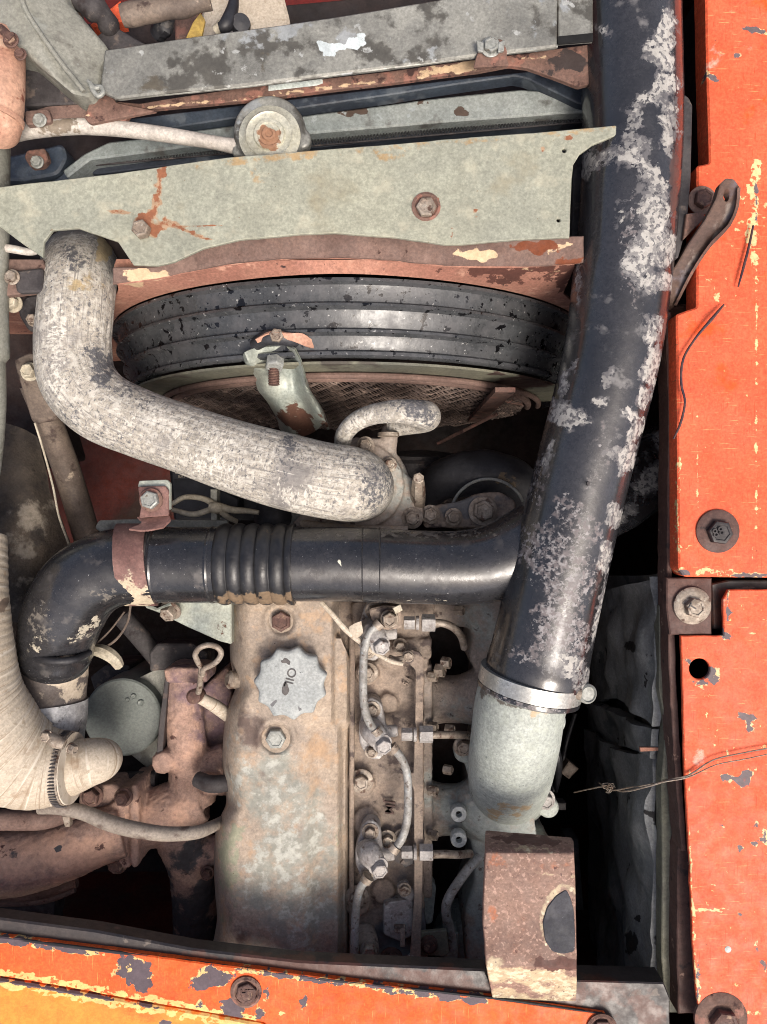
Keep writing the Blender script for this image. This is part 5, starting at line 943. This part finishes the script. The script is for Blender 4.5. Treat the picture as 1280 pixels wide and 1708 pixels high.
# ---------------------------------------------------------------- valve cover
vc = thing('valve_cover', 'long sand coloured dusty valve cover with worn silver patches', 'cover', 470, 1300, .05)
edge = [(975, 384, 566), (1010, 385, 566), (1060, 384, 568), (1095, 384, 582), (1120, 388, 584), (1145, 393, 584), (1165, 386, 584), (1190, 377, 584), (1240, 372, 583), (1280, 371, 582), (1310, 375, 582), (1340, 377, 582), (1362, 368, 582), (1385, 360, 582), (1440, 357, 582), (1490, 359, 582), (1530, 362, 582), (1560, 358, 582), (1600, 350, 582), (1640, 348, 582)]
rows = []; NU = 72
for y, xl, xr in cr(edge, 150):
    row = []
    for i in range(NU+1):
        u = i/NU; x = xl+(xr-xl)*(u if u > .5 else u)
        z = .052
        e = (x-xl)
        if e < 34: z -= .052*(1-math.sqrt(max(0, 1-((34-e)/34)**2)))*1.5
        z += .004*math.sin(math.pi*u)
        # stepped right shoulder
        def sstep(v, a, b): t = max(0, min(1, (v-a)/(b-a))); return t*t*(3-2*t)
        up_ = 1-sstep(y, 1204, 1216)
        dn = sstep(y, 1204, 1216)
        z -= dn*(.012*sstep(x, 505, 535)+.02*sstep(x, 562, 574)+.012*sstep(x, 576, 582))
        side = sstep(y, 1058, 1066)
        z -= up_*side*(.014*sstep(x, 552, 560)+.018*sstep(x, 578, 584))
        z -= up_*(1-side)*(.03*sstep(x, 552, 566))
        # well around the oil cap and bolt seats
        for bx, by, br in ((470, 1036, 30), (461, 1231, 34)):
            d = math.hypot(x-bx, y-by)
            z += -.004*(1-sstep(d, br*.55, br*.8))+.0035*math.exp(-((d-br*.9)/5)**2)
        d = math.hypot(x-487, y-1134); z += .003*(1-sstep(d, 66, 80))
        z += .0022*noise.fractal(Vector((x*.02, y*.02, 5)), 1, 2, 3)
        z += .004*sstep(y, 1340, 1400)*math.exp(-((x-450)/60)**2)
        row.append((x, y, z))
    row = [(row[0][0], row[0][1], -.12)]+row+[(row[-1][0], row[-1][1], -.05)]
    rows.append(row)
obj('cover_shell', loft(rows, .0), 'cover_tan', vc, sharp=50, paint={
    0: [(470, 1400, 70, 120, 0, .75), (440, 1300, 60, 50, 20, .65), (490, 1520, 60, 80, 0, .7), (400, 1250, 20, 60, 0, .45), (420, 1580, 60, 40, 0, .4), (545, 1480, 40, 120, 0, .45)],
    1: [(385, 1440, 20, 100, 0, .6), (560, 1450, 8, 150, 0, .4), (400, 1380, 20, 40, 0, .5)], 2: [(530, 1260, 30, 60, 0, .8), (400, 1200, 20, 40, 0, .6), (560, 1120, 12, 60, 0, .5), (430, 1060, 30, 40, 0, .3), (520, 1060, 40, 20, 0, .4)]})
for x_, y_, m_ in ((470, 1036, 'rust_bolt'), (461, 1231, 'zinc_bolt')):
    b = bolt(vc, x_, y_, .056, 17, m_, 0, h=.008)
    obj('washer', lathe(P(x_, y_, .051), (0, 0, 1), [(S(27, .05), 0), (S(27, .05), .003), (S(23, .05), .0045), (S(17, .05), .0035)], 34), 'cover_tan', b)
obj('side_boss', lathe(P(388, 1134, .02), (-1, .2, .6), [(S(13), -.01), (S(15), .004), (S(10), .008)], 16), 'bolt', vc)
oc_c = P(488, 1134, .062)
def sc_(a):
    q = abs(math.sin(5.5*a+.3)); return 1.03-.13*(q*q+.03)**.5
oc = obj('oil_cap', lathe(oc_c, (0, 0, 1), [(S(54, .08), 0), (S(60, .08), .003), (S(61.5, .08), .012), (S(61, .08), .018), (S(58.5, .08), .0205), (S(52, .08), .0212), (S(20, .08), .0206), (0, .0206)], 144, rf=sc_), 'oil_cap', vc, sharp=50, label='scalloped grey oil filler cap marked OIL', paint={0: [(460, 1105, 10, 8, 0, .5), (500, 1180, 14, 5, 0, .8), (520, 1160, 4, 5, 0, .6), (455, 1176, 4, 3, 0, .7)]})
obj('cap_seal', lathe(oc_c-Vector((0, 0, .004)), (0, 0, 1), [(S(52, .07), 0), (S(52, .07), .006)], 48), 'rubber', oc)
text_obj('OIL', 484, 1130, .0829, 21, -105, 'dark_ink', oc, 'cap_lettering', .0004, 1.0)
obj('can_mark', prism([(474, 1138), (478, 1137), (480, 1143), (483, 1152), (480, 1158), (476, 1161), (471, 1157), (470, 1150)], .0833, .0008, 0, .5, rnd=2), 'dark_ink', oc)
obj('can_mark', prism([(468, 1102), (472, 1101), (474, 1097), (479, 1098), (485, 1104), (483, 1110), (477, 1106), (470, 1106)], .0833, .0008, 0, .5, rnd=1.5), 'dark_ink', oc)

# ---------------------------------------------------------------- cylinder head deck, manifold, injectors, lines
hd = thing('cylinder_head', 'brown grimy cast cylinder head deck with raised letters and bolts', 'cylinder head', 640, 1300, 0)
bm = prism([(560, 990), (730, 990), (716, 1060), (716, 1110), (708, 1130), (708, 1500), (716, 1640), (560, 1660)], .005, .12, 0, 2)
prism([(585, 1005), (632, 1000), (632, 1056), (590, 1052)], .018, .03, 0, 3, rnd=8, bm=bm)
prism([(650, 1068), (720, 1064), (720, 1100), (668, 1100)], .012, .03, 0, 3, rnd=5, bm=bm)
prism([(622, 1590), (690, 1590), (690, 1640), (622, 1640)], .012, .03, 0, 4, rnd=12, bm=bm)
prism([(690, 1500), (640, 1520), (636, 1560), (690, 1570)], .012, .03, 0, 4, rnd=8, bm=bm)
for x_, y_, r_ in ((603, 1303, 22), (613, 1120, 20), (596, 1500, 22), (650, 1090, 22), (612, 1365, 24), (650, 1605, 26), (652, 1400, 18), (648, 1170, 16), (640, 1480, 20)):
    lathe(P(x_, y_, .0), (0, 0, 1), [(S(r_+3), 0), (S(r_), .012), (S(r_-3), .014)], 26, bm)
obj('deck_casting', fuse(bm, .0024, 5, .0016, 90), 'head_iron', hd, sharp=60, paint={0: [(640, 1430, 60, 60, 0, .5), (680, 1560, 50, 60, 0, .9), (640, 1620, 60, 20, 0, .7)]})
for x_, y_, r_, z_ in ((603, 1303, 13, .018), (614, 1122, 11, .016), (596, 1497, 13, .016), (647, 1400, 10, .016), (668, 1078, 9, .016), (670, 1395, 8, .014)):
    bolt(hd, x_, y_, z_, r_, 'bolt', 1.55, h=.010)
text_obj('JM', 650, 1347, .0125, 23, -96, 'brown_flange', hd, 'cast_lettering', .0016)
text_obj('54', 680, 1138, .009, 16, 60, 'head_iron', hd, 'cast_lettering', .0012)
obj('head_edge', prism([(583, 1056), (592, 1056), (590, 1640), (583, 1640)], .020, .04, 6, 2, jg=.4), 'head_iron', hd)
# intake manifold
im = thing('intake_manifold', 'dusty cast intake manifold with three runners and two pale ports', 'manifold', 760, 1250, -.02)
bm = prism([(702, 1108), (722, 1108), (722, 1500), (702, 1500)], -.005, .07, 0, 2)
for y_, hh in ((1020, 28), (1166, 42), (1350, 45)):
    tube([(700, y_, -.045, hh+4), (718, y_, -.045, hh+3), (735, y_, -.045, hh-2), (770, y_, -.04, hh-2), (800, y_-2, -.03, hh+8), (840, y_, -.03, hh+16)], 20, 28, bm=bm, flat=.8)
prism([(786, 985), (860, 985), (860, 1400), (920, 1400), (930, 1440), (860, 1620), (778, 1618), (775, 1520), (790, 1480), (792, 1430), (784, 1402), (784, 1300), (796, 1250), (796, 1120), (782, 1100), (790, 1060), (778, 1030)], -.015, .12, 0, 5, rnd=14, bm=bm)
prism([(820, 1355), (890, 1345), (898, 1400), (830, 1400)], .01, .1, 0, 3, rnd=5, bm=bm)
obj('manifold_casting', fuse(bm, .0026, 8, .0008, 150), 'manifold_mix', im, sharp=60, paint={0: [(800, 1030, 30, 60, 0, .6), (790, 1380, 70, 80, 0, 1), (810, 1500, 50, 100, 0, 1), (770, 1190, 30, 30, 0, .4), (850, 1380, 60, 30, 0, 1)]})
for y_ in (1352, 1394):
    obj('port', lathe(P(764, y_, -.005), (0, 0, 1), [(S(13.5), 0), (S(13.5), .012), (S(12.5), .0135), (S(5.5), .0135), (S(5), .005), (0, .005)], 30), 'white_ring', im)
    obj('port_hole_dark', lathe(P(764, y_, .001), (0, 0, 1), [(S(5.4), 0), (S(5.4), .0008), (0, .0008)], 16), 'void', im)  # black disc put in for the shade down the port
for x_, y_, r_ in ((716, 1128, 9), (716, 1212, 9), (716, 1318, 9), (716, 1392, 9), (760, 1018, 9), (738, 1105, 10), (741, 1283, 8), (728, 1118, 12), (744, 1215, 8)): bolt(im, x_, y_, .0, r_, 'bolt', 0, h=.012, axis=(1, 0, .5))
obj('lower_bolt', lathe(P(716, 1575, .022), (0, 0, 1), [(S(14), -.002), (S(14), .003), (S(9), .004), (S(9), .008), (0, .008)], 20), 'rust_bolt', im)
tag(obj('pump_bracket', prism([(700, 1556), (745, 1552), (750, 1590), (742, 1596), (700, 1594)], .02, .006, 0, 1.5), 'olive_sheet'), 'dark metal tab with bolt at the lower end of the fuel rail', 'bracket')
tag(obj('fuel_pump', lathe(P(790, 1560, -.12), (0, 0, 1), [(.06, -.1), (.062, .03), (.056, .06), (.03, .075), (0, .078)], 40), 'cast_alu'), 'rounded bluish cast pump body left of the rusty bent bracket', 'pump')
tag(obj('pump_lever', prism([(703, 1470), (716, 1464), (728, 1480), (722, 1540), (712, 1545), (704, 1530)], -.05, .02, 0, 3, rnd=5), 'cast_alu'), 'small cast lever beneath the fuel lines', 'lever')
tag(obj('pump_bracket', prism([(740, 1560), (765, 1556), (765, 1600), (742, 1606)], -.03, .03, 0, 2, rnd=3), 'cast_alu'), 'small grey foot of the pump bracket below the last fuel pipe', 'bracket')
cl = thing('pump_linkage', 'grey stepped bracket and nuts between the last injector and the fuel rail strip', 'bracket', 665, 1540, .02)
obj('linkage_block', prism([(640, 1506), (688, 1500), (690, 1560), (668, 1572), (640, 1560)], .022, .03, 5, 2, rnd=5, warp=.002), 'fitting_grey', cl)
obj('linkage_step', prism([(658, 1545), (676, 1545), (676, 1580), (668, 1580), (668, 1556), (658, 1556)], .028, .01, 0, 1), 'manifold_mix', cl)
obj('linkage_arm', prism([(662, 1478), (678, 1470), (694, 1494), (686, 1506), (668, 1496)], .026, .008, 0, 2, rnd=4), 'fitting_grey', cl)
bolt(cl, 675, 1484, .03, 9, 'bolt', 1.3); bolt(cl, 653, 1600, .02, 14, 'rust_bolt', 1.4, h=.008); bolt(cl, 688, 1598, .03, 7, 'fitting_grey', 1.2)
# flat rail bar
fr = thing('clip_rail', 'flat dusty steel strip running down between the injectors and the manifold', 'rail', 700, 1350, .03)
obj('strip', prism([(676, 1088), (684, 1083), (700, 1088), (707, 1098), (706, 1200), (706, 1400), (702, 1600), (690, 1608), (684, 1605), (691, 1500), (691, 1320), (684, 1300), (666, 1284), (690, 1290), (693, 1200), (694, 1120), (688, 1112), (674, 1104)], .034, .004, 6, 1.2, rnd=3, warp=.003), 'head_iron', fr)
obj('hook', tube([(676, 1098, .04, 5), (660, 1100, .035, 5), (650, 1096, .03, 4)], 10, 10), 'bolt', fr)
obj('clip', prism([(690, 1412), (668, 1440), (676, 1448), (694, 1440)], .03, .004, 0, 1), 'dark_metal', fr)
bolt(fr, 681, 1095, .037, 8, 'bolt', 1.2)
# loose strap cable
tag(obj('loose_strap', tube([(536, 1004, .07, 4), (556, 1026, .07, 4.5), (575, 1048, .065, 5), (598, 1068, .06, 5), (622, 1086, .055, 4), (650, 1102, .05, 4), (672, 1108, .045, 3.5)], 40, 10), 'cream_hose'), 'thin dusty tan lead running from the black pipe across to the rail hook', 'cable')
tag(obj('torn_flap', loft([[(582, 1046, .068), (592, 1040, .07), (603, 1036, .07)], [(584, 1054, .068), (595, 1052, .07), (606, 1056, .066)], [(592, 1066, .064), (600, 1062, .066), (604, 1058, .062)]], .001, sub=6), 'cream_hose'), 'small torn tan flap on the dusty lead', 'flap')
# injectors
def injector(cx, cy, tilt, label, lower=True, m='head_iron', n=(0, 0)):
    t = thing('injector', label, 'injector', cx, cy, .04, 'fuel injectors in a row on the cylinder head')
    ca_, sa_ = math.cos(R(tilt)), math.sin(R(tilt))
    def q(dx, dy): return (cx+dx*ca_-dy*sa_, cy+dx*sa_+dy*ca_)
    bm = prism([q(-26, -8), q(-18, -50), q(-6, -64), q(12, -54), q(22, -4), q(20, 30), q(8, 44), q(-10, 40), q(-24, 16)], .036, .03, 0, 3, rnd=8)
    a, b = q(2, 8), q(8, -2)
    tube([(*q(-8, -14), .04, 18), (*q(0, -4), .056, 20), (*q(12, 11), .064, 16)], 10, 22, bm=bm)
    tube([(*q(12, -4), .035, 11), (*q(40, -8), .035, 10)], 6, 18, bm=bm)
    obj('injector_body', fuse(bm, .0018, 4, .0006, 150), 'fitting_grey', t, sharp=60, paint={0: [(cx, cy, 40, 50, 0, .7)]} if cy > 1350 else None)
    bolt(t, *q(-3, -42), .037, 9.5, 'bolt', 1.5, h=.008)
    if lower: bolt(t, *q(-4, 28), .036, 8, 'bolt', 1.4, h=.008)
    bolt(t, *q(14, 14), .066, 14, 'fitting_grey', 1.2, h=.012, axis=(.25, -.25, 1))
    return t
injector(622, 1060, 6, 'topmost fuel injector, just under the black crossover pipe', m='head_iron')
injector(624, 1226, 0, 'second fuel injector from the top, level with the lower valve cover bolt')
injector(618, 1430, 4, 'third fuel injector from the top, silvery, below the cast JM letters', m='manifold_mix')
t4 = thing('injector', 'lowest fuel injector, next to the inner lip of the front beam', 'injector', 612, 1585, .03, 'fuel injectors in a row on the cylinder head')
obj('injector_body', tube([(608, 1560, .01, 20), (613, 1575, .03, 19), (617, 1585, .045, 16)], 10, 22), 'manifold_mix', t4); bolt(t4, 617, 1583, .045, 12, 'bolt', 1.2, h=.012)
ib = thing('top_union', 'banjo bolt union at the start of the leak-off pipe', 'fitting', 648, 1030, .07)
bolt(ib, 650, 1032, .066, 13, 'bolt', 1.2, h=.014)
obj('union_body', prism([(615, 1016), (640, 1010), (668, 1012), (672, 1048), (640, 1052), (622, 1040)], .06, .03, 6, 3, rnd=8), 'head_iron', ib)
obj('tag_end', prism([(655, 1014), (668, 1008), (672, 1018), (660, 1024)], .075, .003, 0, 1), 'cable', ib)
# leak-off pipes between injectors
def line(pts, label, r=7, m='copper_line'):
    t = thing('leak_off_pipe', label, 'pipe', pts[0][0], pts[0][1], .06)
    obj('pipe_run', tube([(x, y, z, r) for x, y, z in pts], 60, 16), m, t)
    for e in (0, -1):
        x, y, z = pts[e]; x2, y2, z2 = pts[1] if e == 0 else pts[-2]
        ux, uy = x2-x, y2-y; l = math.hypot(ux, uy); ux /= l; uy /= l
        obj('collar', tube([(x-ux*2, y-uy*2, z, r+3.5), (x+ux*9, y+uy*9, z, r+2.5)], 0, 16), 'bolt', t)
    return t
line([(634, 1040, .07), (618, 1055, .068), (608, 1085, .066), (606, 1130, .065), (607, 1170, .065), (614, 1200, .066), (630, 1224, .066)], 'upper pale leak-off pipe curving between the first and second injectors')
line([(654, 1247, .062), (668, 1262, .062), (679, 1290, .06), (681, 1330, .06), (679, 1370, .06), (670, 1400, .06), (656, 1418, .062)], 'middle blue grey leak-off pipe bowing right between the second and third injectors')
line([(614, 1464, .056), (600, 1485, .052), (594, 1520, .05), (592, 1560, .05), (591, 1612, .05)], 'lower straight leak-off pipe running from the third injector down to the front beam')
# injection pipes with nuts
def inj(pts, nx, ny, label, z=.04):
    t = thing('injection_pipe', label, 'pipe', nx, ny, z)
    obj('pipe_run', tube([(x, y, zz, 6.5) for x, y, zz in pts], 40, 14), 'bolt', t)
    for x0, x1, r_, sg in ((nx-28, nx-10, 11, 6), (nx-8, nx-3, 12, 20), (nx+2, nx+24, 14.5, 6)):
        obj('union_nut', tube([(x0, ny, z, r_), (x1, ny, z, r_)], 0, sg), 'fitting_grey', t, sharp=20)
    return t
inj([(722, 1039, .04), (740, 1040, .04), (758, 1048, .035), (770, 1062, .02), (775, 1080, .0)], 702, 1039, 'topmost injection pipe, bending down into the upper manifold gap')
inj([(722, 1226, .04), (745, 1226, .038), (770, 1226, .03), (790, 1228, .01)], 698, 1225, 'second injection pipe, running straight behind the alloy elbow')
inj([(722, 1425, .04), (745, 1425, .036), (765, 1426, .03), (785, 1424, .01)], 698, 1422, 'third injection pipe, level with the silvery third injector')
tag(obj('pump_line', tube([(800, 1430, .0, 8), (784, 1446, .01, 8), (762, 1476, .02, 8), (748, 1500, .02, 8), (744, 1520, .015, 8), (750, 1550, .0, 8.5), (754, 1580, -.01, 9)], 50, 16), 'copper_line'), 'grey fuel pipe angling down from the manifold to the pump bracket', 'pipe')
# dark clutter deep on the right of the engine
dc = thing('wiring_loom', 'faint wires and a pale connector deep in the dark gap right of the alloy elbow', 'cable', 940, 1280, -.2)
for pts in ([(925, 1240, -.1, 6), (930, 1265, -.1, 8), (932, 1290, -.12, 6), (928, 1320, -.15, 3)], [(920, 1260, -.15, 3), (916, 1290, -.15, 3), (924, 1320, -.15, 3)], [(960, 1190, -.2, 4), (945, 1240, -.2, 4), (938, 1280, -.2, 4)]):
    obj('wire', tube(pts, 20, 10), 'plastic_black', dc)
obj('connector', prism([(950, 1270), (966, 1283), (950, 1300), (936, 1290)], -.12, .02, 0, 2), 'strut', dc)
tag(obj('block_rail', prism([(900, 1340), (945, 1340), (945, 1352), (900, 1352)], -.1, .02, 0, 2), 'dark_metal'), 'dark ledge in the gap below the alloy elbow ear', 'ledge')
tag(obj('engine_block', box_w((P(380, 900, -.12).x, P(640, 1640, -.12).y, -.7), (P(800, 900, -.12).x, P(640, 890, -.12).y, -.12), bev=.01), 'hull_dark', smooth=False), 'dark engine block body beneath the cylinder head and valve cover', 'engine')
